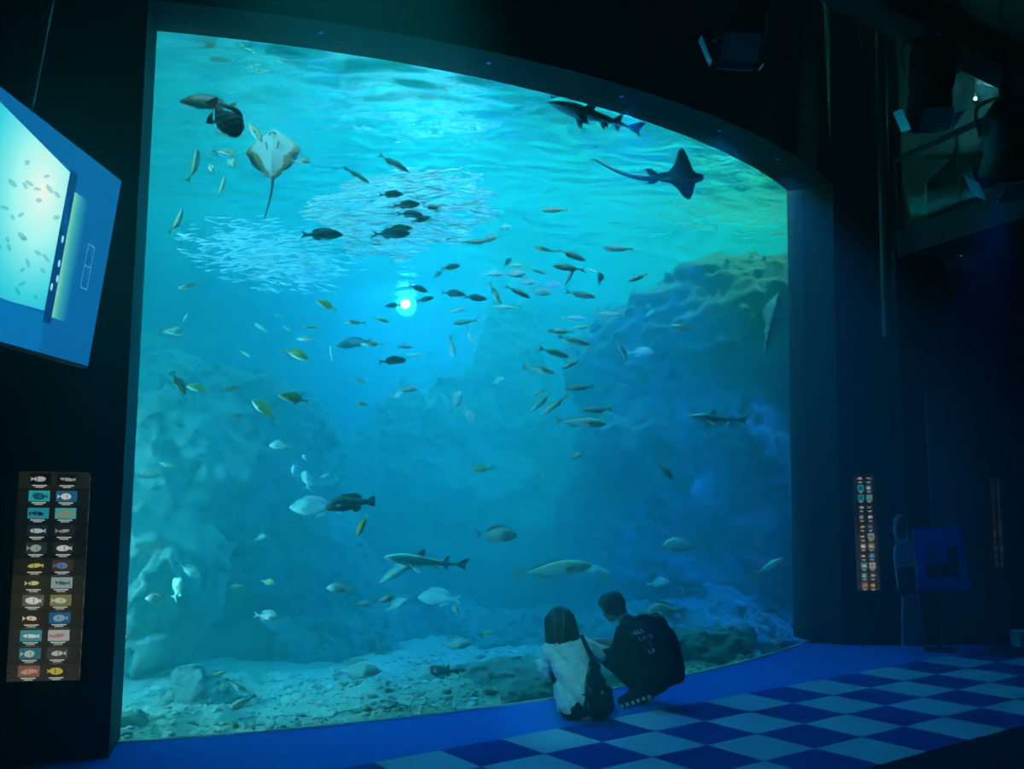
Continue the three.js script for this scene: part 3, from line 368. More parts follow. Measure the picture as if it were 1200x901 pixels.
// ---- sharks
function sharkParts(top, belly) {
  const rows = [[0, 0.004, -0.012, 0.008], [0.04, 0.028, -0.022, 0.036], [0.12, 0.05, -0.045, 0.062], [0.28, 0.072, -0.068, 0.078], [0.45, 0.066, -0.058, 0.068], [0.65, 0.042, -0.034, 0.04], [0.85, 0.022, -0.018, 0.02], [1, 0.014, -0.01, 0.008]];
  return [['body', loft(rows, 0.86, 34, 18, (s, c, d) => c > -0.15 + 0.12 * speck(s, c, d) ? top : belly), fishSkin],
    ['first_dorsal_fin', finG([[0.16, 0.06], [0.07, 0.15], [0.045, 0.15], [0.05, 0.055]], 0.008, top), finSkin], ['second_dorsal_fin', finG([[-0.16, 0.03], [-0.22, 0.095], [-0.24, 0.09], [-0.235, 0.02]], 0.008, top), finSkin],
    ['anal_fin', finG([[-0.18, -0.02], [-0.22, -0.07], [-0.24, -0.065], [-0.24, -0.015]], 0.008, top), finSkin],
    ['tail_fin', finG([[-0.32, 0.012], [-0.42, 0.075], [-0.5, 0.1], [-0.46, 0.04], [-0.44, 0.0], [-0.46, -0.06], [-0.4, -0.03], [-0.32, -0.008]], 0.008, top), finSkin],
    ...[-1, 1].flatMap((s) => { const f = finG([[0.05, 0], [-0.03, -0.14], [-0.07, -0.15], [-0.05, 0]], 0.009, top); f.rotateX(s * -1.0); f.translate(0.17, -0.035, s * 0.062); const v = finG([[0.02, 0], [-0.03, -0.06], [-0.05, -0.06], [-0.04, 0]], 0.008, top); v.rotateX(s * -0.8); v.translate(-0.06, -0.035, s * 0.035); const e = new THREE.SphereGeometry(0.008, 10, 8); e.translate(0.43, 0.014, s * 0.05); return [['pectoral_fin', f, finSkin], ['pelvic_fin', v, finSkin], ['eye', e, eyeSkin]]; }),
    ['mouth', (() => { const g = new THREE.TorusGeometry(0.03, 0.004, 6, 16, Math.PI); g.rotateX(Math.PI / 2); g.rotateY(-Math.PI / 2); g.translate(0.405, -0.034, 0); return g; })(), eyeSkin]];
}
function shark(label, top, belly, k, px, py, L, ang, behind, yaw, roll) {
  const g = thing('houndshark', label, 'shark');
  for (const [n, geo, m] of sharkParts(top, belly)) mesh(n, n === 'mouth' ? geo : bend(geo, k), m, g);
  return swim(g, px, py, L, ang, behind, yaw, roll);
}
shark('dark houndshark with pale belly gliding just under the surface', [0.05, 0.065, 0.08], [0.3, 0.36, 0.4], 0.25, 701, 137, 120, 165, 0.42, 4, -12);
shark('pale houndshark with an upright fin cruising over the ridge', [0.5, 0.54, 0.5], [0.6, 0.62, 0.58], 0.3, 502, 659, 104, 172, 1.0, 8, 0);
shark('slender dim shark passing the dark face of the tall rock', [0.2, 0.24, 0.26], [0.4, 0.44, 0.46], 0.15, 842, 491, 74, 176, 0.9, 0, 0);
// ---- rays: a disc whose outline is given by half width along the body, x forward, z sideways, y up
function rayDisc(outline, thick, topColor, underColor, curl) {
  const nU = 30, nV = 28, pos = [], col = [], idx = [];
  const half = (u) => { let i = 0; while (i < outline.length - 2 && outline[i + 1][0] < u) i++; const [a, p] = outline[i], [b, q] = outline[i + 1], t = clamp((u - a) / (b - a)); return p + (q - p) * t; };
  for (const side of [1, -1]) for (let i = 0; i <= nU; i++) for (let j = 0; j <= nV; j++) {
    const u = i / nU, v = j / nV * 2 - 1, w = half(u), z = v * w, e = Math.pow(Math.max(0, 1 - Math.pow(Math.abs(v), 1.6)), 0.8) * Math.sin(Math.PI * clamp(u * 0.96 + 0.02)) ** 0.6;
    const y = side * thick * e * (0.25 + 0.75 * Math.exp(-Math.abs(z) * 7)) + curl(z);
    pos.push(0.5 - u, y, z); col.push(...(side > 0 ? topColor(u, z, w) : underColor(u, z, w)));
  }
  const W = nV + 1, N = (nU + 1) * W;
  for (let s = 0; s < 2; s++) for (let i = 0; i < nU; i++) for (let j = 0; j < nV; j++) { const a = s * N + i * W + j, b = a + 1, c = a + W, d = c + 1; s ? idx.push(a, b, c, b, d, c) : idx.push(a, c, b, b, c, d); }
  const g = new THREE.BufferGeometry(); g.setAttribute('position', new THREE.Float32BufferAttribute(pos, 3)); g.setAttribute('color', new THREE.Float32BufferAttribute(col, 3)); g.setIndex(idx); g.computeVertexNormals(); return g;
}
const taperTube = (pts, r0, r1, color) => { const n = 26, c = new THREE.CatmullRomCurve3(pts), g = new THREE.TubeGeometry(c, n, 1, 8, false), p = g.attributes.position, q = V(); for (let i = 0; i <= n; i++) { c.getPointAt(i / n, q); const r = r0 + (r1 - r0) * i / n; for (let j = 0; j <= 8; j++) { const k = i * 9 + j; p.setXYZ(k, q.x + (p.getX(k) - q.x) * r, q.y + (p.getY(k) - q.y) * r, q.z + (p.getZ(k) - q.z) * r); } } g.deleteAttribute('uv'); return paint(g, () => color); };
{ // stingray pressed towards the glass, underside to the hall
  const t = thing('stingray', 'pale bellied stingray with brown wing edges showing its underside', 'ray');
  const out = [[0, 0.015], [0.03, 0.07], [0.16, 0.24], [0.3, 0.41], [0.4, 0.5], [0.46, 0.505], [0.52, 0.455], [0.68, 0.4], [0.82, 0.28], [0.86, 0.17], [0.9, 0.16], [0.98, 0.13], [1, 0.03]];
  mesh('disc', rayDisc(out, 0.075, () => [0.16, 0.11, 0.05], (u, z, w) => { const e = Math.abs(z) / Math.max(w, 0.02), n = 0.06 * n3(u * 9, z * 9, 3), lim = u < 0.22 ? 0.97 : 0.97 - 0.47 * step(0.22, 0.62, u); return u > 0.86 ? (e + n > 0.45 ? [0.45, 0.3, 0.12] : [0.7, 0.68, 0.6]) : e + n > lim + 0.26 ? [0.05, 0.04, 0.03] : e + n > lim ? [0.42, 0.27, 0.08] : [0.74, 0.78, 0.78]; }, (z) => 0.12 * z * z), vmat(0.55), t);
  mesh('tail', taperTube([V(-0.46, 0, 0), V(-0.7, 0.01, 0.02), V(-1.0, 0.0, 0.07), V(-1.32, 0.03, 0.16)], 0.032, 0.008, [0.16, 0.11, 0.06]), finSkin, t);
  const mo = new THREE.TorusGeometry(0.06, 0.012, 6, 14, Math.PI); mo.rotateX(Math.PI / 2); mo.rotateY(Math.PI / 2); mo.translate(0.34, -0.071, 0); mesh('mouth', mo, eyeSkin, t);
  for (const s of [-1, 1]) { const n = new THREE.SphereGeometry(0.014, 8, 6); n.scale(1.2, 0.5, 0.8); n.translate(0.385, -0.066, s * 0.055); mesh('nostril', n, eyeSkin, t); for (let i = 0; i < 5; i++) { const q = new THREE.SphereGeometry(0.012, 8, 6); q.scale(0.8, 0.6, 1.8); q.translate(0.2 - i * 0.032, -0.064, s * (0.115 - i * 0.006)); mesh('gill_slit', q, eyeSkin, t); } }
  const p = at(320, 180, hitArc(320, 180, 9.956) + 1.3); t.position.copy(p); t.scale.setScalar(60 / FOCAL * p.distanceTo(camera.position) / 0.98);
  const x = RIGHT.clone().multiplyScalar(-0.05).addScaledVector(UP, 0.97).addScaledVector(VIEW, 0.2).normalize(), y = VIEW.clone().addScaledVector(x, -VIEW.dot(x)).normalize(); // its underside (-y) faces the hall
  t.quaternion.setFromRotationMatrix(new THREE.Matrix4().makeBasis(x, y, x.clone().cross(y)));
}
{ // dark ray under the surface
  const t = thing('eagle_ray', 'dark ray with raised wing and long trailing tail near the surface', 'ray');
  const dk = [0.022, 0.03, 0.045], out = [[0, 0.05], [0.06, 0.09], [0.14, 0.11], [0.2, 0.16], [0.28, 0.42], [0.36, 0.6], [0.44, 0.64], [0.5, 0.56], [0.6, 0.3], [0.72, 0.15], [0.9, 0.12], [1, 0.05]];
  mesh('disc', rayDisc(out, 0.1, () => dk, (u, z, w) => (Math.abs(z) < 0.03 + 0.02 * n3(u * 8, z * 8, 1) ? [0.1, 0.13, 0.16] : dk), (z) => 0.3 * z * z), vmat(0.4), t);
  mesh('tail', taperTube([V(-0.44, 0, 0), V(-0.8, -0.02, 0.0), V(-1.3, 0.0, 0.14), V(-1.85, 0.06, 0.42)], 0.07, 0.025, dk), finSkin, t);
  for (const s of [-1, 1]) { const f = finG([[0, 0], [-0.2, 0.16], [-0.34, 0.14], [-0.24, 0]], 0.014, dk); f.rotateX(s * 1.25); f.translate(-0.42, 0, s * 0.05); mesh('pelvic_fin', f, finSkin, t); const e = new THREE.SphereGeometry(0.018, 8, 6); e.translate(0.42, 0.04, s * 0.09); mesh('eye', e, eyeSkin, t); }
  const d = finG([[-0.8, 0.03], [-0.9, 0.13], [-0.98, 0.12], [-0.96, 0.03]], 0.014, dk); mesh('dorsal_fin', d, finSkin, t);
  const p = at(797, 208, hitArc(797, 208, 9.956) + 0.9); t.position.copy(p); t.scale.setScalar(54 / FOCAL * p.distanceTo(camera.position));
  const x = RIGHT.clone().multiplyScalar(0.9).addScaledVector(VIEW, -0.38).addScaledVector(UP, -0.08).normalize(), y = UP.clone().multiplyScalar(0.72).addScaledVector(VIEW, 0.62).addScaledVector(RIGHT, 0.22); y.addScaledVector(x, -y.dot(x)).normalize();
  t.quaternion.setFromRotationMatrix(new THREE.Matrix4().makeBasis(x, y, x.clone().cross(y)));
}
{ // guitarfish-like ray clinging to the rock
  const t = thing('guitarfish', 'long grey guitarfish clinging head up to the tall rock', 'ray');
  const out = [[0, 0.01], [0.1, 0.08], [0.22, 0.17], [0.36, 0.2], [0.46, 0.15], [0.56, 0.09], [0.66, 0.1], [0.7, 0.05], [0.85, 0.03], [1, 0.015]];
  const c = (u, z) => mixc([0.1, 0.12, 0.14], [0.34, 0.36, 0.36], clamp(0.5 + n3(u * 9, z * 9, 4)));
  mesh('disc', rayDisc(out, 0.055, c, c, (z) => -0.3 * z * z), vmat(0.6), t);
  for (const x of [-0.18, -0.32]) mesh('dorsal_fin', finG([[x + 0.04, 0.02], [x - 0.02, 0.1], [x - 0.05, 0.09], [x - 0.04, 0.01]], 0.01, [0.2, 0.22, 0.23]), finSkin, t);
  mesh('tail_fin', finG([[-0.44, 0.01], [-0.52, 0.06], [-0.56, 0.05], [-0.52, 0], [-0.52, -0.03], [-0.46, -0.01]], 0.01, [0.16, 0.18, 0.2]), finSkin, t);
  const p = at(905, 378, hitArc(905, 378, 9.956) + 0.9); t.position.copy(p); t.scale.setScalar(76 / FOCAL * p.distanceTo(camera.position));
  const x = RIGHT.clone().multiplyScalar(0.3).addScaledVector(UP, 0.95).addScaledVector(VIEW, 0.15).normalize(), y = VIEW.clone().negate().addScaledVector(RIGHT, -0.7); y.addScaledVector(x, -y.dot(x)).normalize();
  t.quaternion.setFromRotationMatrix(new THREE.Matrix4().makeBasis(x, y, x.clone().cross(y)));
}
// ---- sardines
{
  const rows = [[0, 0.004, -0.004, 0.004], [0.15, 0.045, -0.055, 0.035], [0.4, 0.062, -0.078, 0.045], [0.7, 0.04, -0.046, 0.03], [0.92, 0.018, -0.018, 0.012], [1, 0.015, -0.015, 0.008]];
  const bodyG = loft(rows, 0.84, 8, 8, (s, c) => (c > 0.6 ? [0.4, 0.48, 0.5] : [0.93, 0.95, 0.94])), tailG = finG([[-0.32, 0.015], [-0.5, 0.1], [-0.42, 0], [-0.5, -0.1], [-0.32, -0.015]], 0.01, [0.7, 0.75, 0.72]);
  bodyG.deleteAttribute('uv'); const one = mergeGeometries([bodyG.toNonIndexed(), tailG.index ? tailG.toNonIndexed() : tailG]);
  const skin = vmat(0.25, { metalness: 0.05 });
  const spot = () => {
    const bright = rnd() < 0.72, a = rnd() * 2 * Math.PI, r = bright ? Math.pow(rnd(), 0.55) * (0.92 + 0.16 * n2(Math.cos(a) * 2, Math.sin(a) * 2)) : Math.sqrt(-Math.log(1 - 0.9 * rnd())) * 0.66;
    const [cx, cy, rx, ry] = bright ? [470, 247, 112, 56] : [318, 298, 112, 44];
    let px = cx + rx * r * Math.cos(a), py = cy + ry * r * Math.sin(a);
    if (bright) py -= (px - cx) * 0.06; else py += (px - 322) * 0.13;
    return [px, py, bright];
  };
  const place = (o, s) => { const [px, py] = s, swirl = 16 * Math.sin(px * 0.02 + py * 0.05); swim(o, px, py, rr(11, 19), 180 + rr(-14, 14) + swirl * 0.5, s[2] ? rr(1.3, 2.9) : rr(2.2, 4.2), rr(-35, 35), rr(0, 60)); };
  for (let i = 0; i < 300; i++) {
    const s = spot(), o = mesh('sardine', one, skin); tag(o, s[2] ? 'small silver sardine in the bright dense school under the surface' : 'small silver sardine in the thin trailing end of the school', 'fish', s[2] ? 'sardines in the dense school' : 'sardines trailing the school');
    place(o, s);
  }
  const rest = new THREE.InstancedMesh(one, skin, 1700), o = new THREE.Object3D(); rest.name = 'sardine_school'; rest.castShadow = rest.receiveShadow = true;
  for (let i = 0; i < 1700; i++) { place(o, spot()); o.updateMatrix(); rest.setMatrixAt(i, o.matrix); }
  tag(rest, 'dense school of countless small silver sardines', 'fish school', null, 'stuff'); scene.add(rest);
}
// ---------------------------------------------------------------- the two visitors
const capsule = (p, b) => { const [A, C, ra, rc] = b, px = p[0] - A[0], py = p[1] - A[1], pz = p[2] - A[2], bx = C[0] - A[0], by = C[1] - A[1], bz = C[2] - A[2], L = bx * bx + by * by + bz * bz || 1e-9, t = clamp((px * bx + py * by + pz * bz) / L); return Math.hypot(px - bx * t, py - by * t, pz - bz * t) - (ra + (rc - ra) * t); };
function blobs(bones, cell, k, extra) {
  const lo = [1e9, 1e9, 1e9], hi = [-1e9, -1e9, -1e9];
  for (const [A, C, ra, rc] of bones) for (let q = 0; q < 3; q++) { lo[q] = Math.min(lo[q], A[q] - ra, C[q] - rc); hi[q] = Math.max(hi[q], A[q] + ra, C[q] + rc); }
  for (let q = 0; q < 3; q++) { lo[q] -= 3 * cell; hi[q] += 3 * cell; }
  return surfaceNets(lo, hi, cell, (x, y, z) => { let d = 1e9; const p = [x, y, z]; for (const b of bones) d = smin(d, capsule(p, b), k); return extra ? extra(x, y, z, d) : d; });
}
// five bent fingers on a palm; f is the direction of the fingers, n the palm's normal, s the side of the thumb
function handBones(w, f, n, s, curl = 0.6) {
  const F = V(...f).normalize(), N = V(...n).normalize(), T = F.clone().cross(N).normalize().multiplyScalar(s), W = V(...w), at3 = (a, b, c) => W.clone().addScaledVector(F, a).addScaledVector(T, b).addScaledVector(N, c).toArray(), bones = [[at3(0, 0, 0), at3(0.06, 0, 0), 0.024, 0.026], [at3(0.03, 0.02, 0), at3(0.075, 0.028, 0), 0.016, 0.014], [at3(0.03, -0.02, 0), at3(0.07, -0.028, 0), 0.016, 0.013]];
  [[0.03, 0.078], [0.011, 0.086], [-0.01, 0.08], [-0.029, 0.062]].forEach(([b, l]) => { const k1 = at3(0.075, b, 0), k2 = at3(0.075 + l * 0.5 * Math.cos(curl * 0.5), b * 1.12, l * 0.5 * Math.sin(curl * 0.5)), k3 = at3(0.075 + l * (0.5 * Math.cos(curl * 0.5) + 0.5 * Math.cos(curl * 1.5)), b * 1.16, l * (0.5 * Math.sin(curl * 0.5) + 0.5 * Math.sin(curl * 1.5))); bones.push([k1, k2, 0.0095, 0.009], [k2, k3, 0.009, 0.0075]); });
  const t1 = at3(0.025, 0.035, 0.005), t2 = at3(0.055, 0.055, 0.02), t3 = at3(0.085, 0.056, 0.032); bones.push([at3(0.01, 0.015, 0), t1, 0.016, 0.013], [t1, t2, 0.012, 0.0105], [t2, t3, 0.0105, 0.009]);
  return bones;
}
// head: skull, jaw, nose and ears; f is where the face looks
function headParts(c, f, r = 0.098) {
  const F = V(...f).normalize(), Rt = F.clone().cross(UP).normalize(), U = Rt.clone().cross(F), C = V(...c), q = (a, b, d) => C.clone().addScaledVector(F, a * r).addScaledVector(U, b * r).addScaledVector(Rt, d * r);
  const A = (...v) => q(...v).toArray();
  const bones = [[A(-0.15, 0.25, 0), A(0.15, 0.2, 0), 0.9 * r, 0.86 * r], [A(0.3, -0.3, 0), A(0.45, -0.75, 0), 0.66 * r, 0.42 * r], [A(0.9, 0.05, 0), A(1.13, -0.28, 0), 0.1 * r, 0.17 * r], [A(0.86, -0.62, -0.18), A(0.86, -0.62, 0.18), 0.14 * r, 0.14 * r]];
  for (const s of [-1, 1]) bones.push([A(-0.08, 0.12, s * 0.88), A(-0.02, -0.22, s * 0.86), 0.15 * r, 0.1 * r]);
  return { bones, q };
}
function personMeshes(t, { body, heads, hands, skin }) {
  const parts = [blobs(body, 0.012, 0.035), blobs(heads, 0.006, 0.03), ...hands.map((h) => blobs(h, 0.004, 0.008))];
  return mesh('body', mergeGeometries(parts), skin, t);
}
const cloth = (c, r = 0.95) => mat(c, r, { sheen: 0.3, sheenColor: new THREE.Color(0.3, 0.35, 0.4), specularIntensity: 0.25 });
const wrinkle = (a, f, o) => (x, y, z, d) => d + a * fbm3(x * f + o, y * f * 0.8 + x * 3, z * f, 2);
const skinMat = mat([0.52, 0.4, 0.33], 0.6), hairF = mat([0.03, 0.024, 0.02], 0.42), hairM = mat([0.012, 0.012, 0.016], 0.45);
{ // seated visitor in white
  const p = onLevel(686, 843), t = thing('person', 'person with bobbed hair in a white top seated on the carpet before the window', 'person', V(p.x, 0.007, p.z), 'two visitors at the glass');
  const HC = [-0.178, 0.695, -0.1], face = [-0.12, -0.12, -1], h = headParts(HC, face, 0.094);
  const neck = [-0.15, 0.6, -0.07], shL = [-0.255, 0.5, -0.06], shR = [0.015, 0.525, -0.1], hip = [0.0, 0.11, 0.02];
  const elL = [-0.285, 0.36, -0.2], wrL = [-0.09, 0.36, -0.44], elR = [0.12, 0.45, -0.25], wrR = [-0.02, 0.4, -0.46], kL = [-0.2, 0.42, -0.42], kR = [0.02, 0.44, -0.45], aL = [-0.16, 0.07, -0.5], aR = [0.03, 0.07, -0.55];
  const body = [[hip, [-0.08, 0.36, -0.02], 0.13, 0.11], [[-0.08, 0.36, -0.02], [-0.13, 0.5, -0.06], 0.11, 0.1], [shL, shR, 0.055, 0.055], [neck, HC, 0.046, 0.05], [[-0.13, 0.5, -0.06], neck, 0.07, 0.046], [shL, elL, 0.042, 0.036], [elL, wrL, 0.034, 0.023], [shR, elR, 0.042, 0.036], [elR, wrR, 0.034, 0.023], [[-0.08, 0.1, -0.02], kL, 0.08, 0.055], [[0.08, 0.1, -0.02], kR, 0.08, 0.055], [kL, aL, 0.052, 0.036], [kR, aR, 0.052, 0.036]];
  personMeshes(t, { body, heads: h.bones, hands: [handBones(wrL, [0.9, 0.1, -0.3], [0.1, -0.3, -1], 1), handBones(wrR, [-0.9, 0.0, -0.2], [-0.1, -0.3, -1], -1)], skin: skinMat });
  const top = blobs([[[-0.01, 0.2, 0.02], [-0.09, 0.37, -0.01], 0.155, 0.14], [[-0.09, 0.37, -0.01], [-0.13, 0.48, -0.05], 0.14, 0.125], [[-0.235, 0.49, -0.06], [-0.01, 0.515, -0.09], 0.075, 0.075], [[-0.235, 0.485, -0.06], [elL[0] + 0.012, elL[1], elL[2]], 0.078, 0.068], [elL, [-0.17, 0.36, -0.34], 0.066, 0.056], [[-0.0, 0.515, -0.09], elR, 0.072, 0.062], [[-0.08, 0.2, 0.02], [-0.12, 0.12, 0.03], 0.14, 0.11], [[-0.14, 0.54, -0.06], [-0.15, 0.58, -0.07], 0.075, 0.055]], 0.011, 0.05,
    (x, y, z, d) => Math.max(d + 0.05 * Math.sin((x * 0.75 + y * 0.65 + 0.03 * n3(x * 5, y * 5, z * 5)) * 46) * (0.35 + 0.65 * step(-0.2, 0.5, n3(x * 4, y * 4, z * 4))) * 0.55 + 0.012 * n3(x * 13, y * 13, z * 13), (0.055 + 0.55 * Math.max(0, x + 0.13)) - y));
  mesh('white_top', top, cloth([0.72, 0.82, 0.8]), t);
  mesh('trousers', blobs([[[-0.075, 0.11, 0.0], kL, 0.115, 0.075], [[0.085, 0.11, 0.0], kR, 0.115, 0.075], [[-0.08, 0.115, 0.04], [0.1, 0.115, 0.04], 0.11, 0.11], [[0.0, 0.15, 0.03], [0.04, 0.2, 0.03], 0.125, 0.09], [kL, aL, 0.07, 0.055], [kR, aR, 0.07, 0.055]], 0.012, 0.05, (x, y, z, d) => Math.max(d + 0.006 * n3(x * 9, y * 9, z * 9), 0.004 - y)), cloth([0.01, 0.011, 0.016]), t);
  for (const a of [aL, aR]) mesh('shoe', blobs([[[a[0], 0.045, a[2] + 0.03], [a[0] - 0.01, 0.035, a[2] - 0.15], 0.045, 0.036]], 0.01, 0.02, (x, y, z, d) => Math.max(d, 0.004 - y)), cloth([0.02, 0.022, 0.03]), t);
  // bobbed hair: cap over the skull falling to the collar, open at the face
  const q = h.q, Q = (...v) => q(...v).toArray(), r = 0.094;
  mesh('hair', blobs([[Q(-0.25, 0.3, 0), Q(0.15, 0.38, 0), 1.1 * r, 1.0 * r], [Q(-0.45, 0, 0), Q(-0.55, -1.0, 0), 1.0 * r, 0.95 * r], [Q(-0.2, 0.1, 0.55), Q(-0.3, -1.05, 0.95), 0.78 * r, 0.6 * r], [Q(-0.2, 0.1, -0.55), Q(-0.3, -1.2, -0.75), 0.78 * r, 0.55 * r]], 0.007, 0.03,
    (x, y, z, d) => { const v = V(x, y, z).sub(V(...HC)), F = V(...face).normalize(), a = v.dot(F) / r, b = v.y / r, s = v.x / r; return Math.max(d + 0.0035 * Math.sin(s * 16 + 2 * n3(x * 12, y * 3, z * 12)), Math.max((a - 0.42 - 0.35 * clamp(b)) * r, -0.16 - v.y + 0.03 * s * 0.4)); }), hairF, t);
}
{ // black shoulder bag on the seated visitor's back
  const p = onLevel(686, 843), t = thing('shoulder_bag', 'black shoulder bag with white lettering hanging on the seated visitor', 'bag', V(p.x, 0.007, p.z));
  const dk = cloth([0.012, 0.014, 0.024], 0.7);
  mesh('pouch', blobs([[[0.05, 0.16, 0.19], [0.1, 0.15, 0.16], 0.07, 0.07], [[0.06, 0.3, 0.17], [0.1, 0.28, 0.13], 0.055, 0.055], [[0.06, 0.42, 0.11], [0.09, 0.4, 0.09], 0.03, 0.032], [[0.13, 0.1, 0.12], [0.15, 0.2, 0.06], 0.07, 0.055]], 0.01, 0.06, (x, y, z, d) => d + 0.012 * n3(x * 8, y * 5, z * 8) + 0.005 * n3(x * 21, y * 12, z * 21)), dk, t);
  mesh('strap', tubeG([V(0.07, 0.42, 0.1), V(0.035, 0.5, 0.06), V(0.0, 0.575, 0.0), V(-0.01, 0.6, -0.06), V(0.0, 0.57, -0.14)], 0.017, 30, 8), dk, t);
  const edge = mesh('piping', tubeG([V(0.045, 0.42, 0.12), V(0.012, 0.32, 0.205), V(0.002, 0.2, 0.248), V(0.03, 0.1, 0.25)], 0.008, 24, 6), dk, t);
  const cv = document.createElement('canvas'); cv.width = 512; cv.height = 32; const c = cv.getContext('2d'); c.fillStyle = '#05060a'; c.fillRect(0, 0, 512, 32); c.fillStyle = '#c8d2dc'; c.font = 'bold 26px sans-serif'; c.textBaseline = 'middle'; c.fillText('OEAN B', 20, 17); c.font = 'bold 20px sans-serif'; c.fillText('I I I I I', 200, 17); c.font = 'bold 28px sans-serif'; c.fillText('K A', 410, 17);
  const tx = new THREE.CanvasTexture(cv); tx.colorSpace = THREE.SRGBColorSpace;
  const path = new THREE.CatmullRomCurve3([V(0.03, 0.42, 0.135), V(0.002, 0.33, 0.212), V(-0.008, 0.2, 0.256), V(0.022, 0.1, 0.262)]), pos = [], uv = [], idx = [];
  for (let i = 0; i <= 30; i++) { const a = path.getPointAt(i / 30); pos.push(a.x - 0.009, a.y, a.z + 0.002, a.x + 0.012, a.y, a.z + 0.006); uv.push(i / 30, 0, i / 30, 1); if (i) { const k = i * 2; idx.push(k - 2, k, k - 1, k - 1, k, k + 1); } }
  const g = new THREE.BufferGeometry(); g.setAttribute('position', new THREE.Float32BufferAttribute(pos, 3)); g.setAttribute('uv', new THREE.Float32BufferAttribute(uv, 2)); g.setIndex(idx); g.computeVertexNormals();
  mesh('lettered_tape', g, new THREE.MeshPhysicalMaterial({ map: tx, roughness: 0.7, side: THREE.DoubleSide }), t).userData.label = 'white letters printed down the edge tape';
}
const manAt = onLevel(757, 829);
{ // squatting visitor in black
  const t = thing('person', 'person in black clothes squatting and leaning towards the seated companion', 'person', V(manAt.x, 0.007, manAt.z), 'two visitors at the glass'); t.scale.setScalar(0.92);
  const HC = [-0.24, 0.81, -0.3], face = [-0.75, -0.45, -0.62], h = headParts(HC, face, 0.1);
  const hip = [0.12, 0.27, 0.0], chest = [-0.0, 0.58, -0.13], neck = [-0.14, 0.71, -0.24];
  const shL = [-0.165, 0.61, -0.02], shR = [0.03, 0.63, -0.3], elL = [-0.255, 0.42, -0.08], wrL = [-0.42, 0.49, -0.28], elR = [-0.12, 0.46, -0.46], wrR = [-0.36, 0.5, -0.42];
  const hL = [0.06, 0.24, 0.08], hR = [0.16, 0.26, -0.12], kL = [-0.3, 0.4, -0.1], kR = [-0.16, 0.42, -0.42], aL = [-0.02, 0.1, 0.0], aR = [0.17, 0.12, -0.2];
  const body = [[hip, chest, 0.12, 0.13], [shL, shR, 0.06, 0.06], [chest, neck, 0.1, 0.06], [neck, HC, 0.052, 0.055], [shL, elL, 0.05, 0.043], [elL, wrL, 0.041, 0.027], [shR, elR, 0.05, 0.043], [elR, wrR, 0.041, 0.027], [hL, kL, 0.09, 0.06], [hR, kR, 0.09, 0.06], [kL, aL, 0.056, 0.04], [kR, aR, 0.056, 0.04]];
  personMeshes(t, { body, heads: h.bones, hands: [handBones(wrL, [-0.8, 0.05, -0.5], [-0.2, -1, 0], 1), handBones(wrR, [-1, 0.0, -0.1], [0, -1, -0.2], -1)], skin: skinMat });
  const shirtM = cloth([0.008, 0.009, 0.014]);
  mesh('t_shirt', blobs([[[0.12, 0.3, 0.0], chest, 0.15, 0.155], [chest, [-0.1, 0.66, -0.19], 0.15, 0.095], [shL, shR, 0.085, 0.085], [[-0.02, 0.56, -0.02], [0.1, 0.4, 0.04], 0.13, 0.12], [shL, [-0.235, 0.46, -0.065], 0.078, 0.07], [shR, [-0.09, 0.5, -0.42], 0.078, 0.07]], 0.012, 0.05, (x, y, z, d) => d + 0.007 * n3(x * 9, y * 9, z * 9)), shirtM, t);
  mesh('trousers', blobs([[hL, kL, 0.105, 0.078], [hR, kR, 0.105, 0.078], [hL, hR, 0.12, 0.12], [kL, [-0.05, 0.14, -0.01], 0.076, 0.056], [kR, [0.15, 0.16, -0.22], 0.076, 0.056], [[0.1, 0.25, 0.0], [0.12, 0.34, -0.02], 0.13, 0.13]], 0.012, 0.04, (x, y, z, d) => d + 0.006 * n3(x * 8 + 3, y * 8, z * 8)), cloth([0.007, 0.008, 0.011]), t);
  // trainers: upper, midsole and light sole blocks; heels raised
  const sole = cloth([0.014, 0.014, 0.018], 0.8), blockM = mat([0.62, 0.62, 0.56], 0.7);
  [[V(-0.045, 0, 0.03), 2.95, 0.34], [V(0.14, 0, -0.16), 3.25, 0.5]].forEach(([o, yaw, lift]) => {
    const f = new THREE.Group(); f.name = 'shoe'; t.add(f); f.position.set(o.x - 0.02, 0.03, o.z); f.rotation.set(0, yaw - Math.PI, 0);
    const inner = new THREE.Matrix4().makeTranslation(-0.1, 0, 0).multiply(new THREE.Matrix4().makeRotationZ(lift)).multiply(new THREE.Matrix4().makeTranslation(0.1, 0, 0));
    const up = blobs([[[-0.14, 0.035, 0], [-0.02, 0.05, 0], 0.036, 0.046], [[-0.02, 0.05, 0], [0.09, 0.055, 0], 0.046, 0.044], [[0.06, 0.06, 0], [0.07, 0.1, 0], 0.045, 0.045]], 0.009, 0.03); up.applyMatrix4(inner); mesh('upper', up, sole, f);
    const ms = new RoundedBoxGeometry(0.3, 0.03, 0.09, 2, 0.012); ms.translate(-0.02, 0.005, 0); ms.applyMatrix4(inner); mesh('midsole', ms, sole, f);
    for (let i = 0; i < 6; i++) { const b = new RoundedBoxGeometry(0.026, 0.034, 0.096, 1, 0.006); b.translate(-0.145 + i * 0.05, 0.0, 0); b.applyMatrix4(inner); mesh('sole_block', b, blockM, f); }
  });
  const q = h.q, Q = (...v) => q(...v).toArray(), r = 0.1;
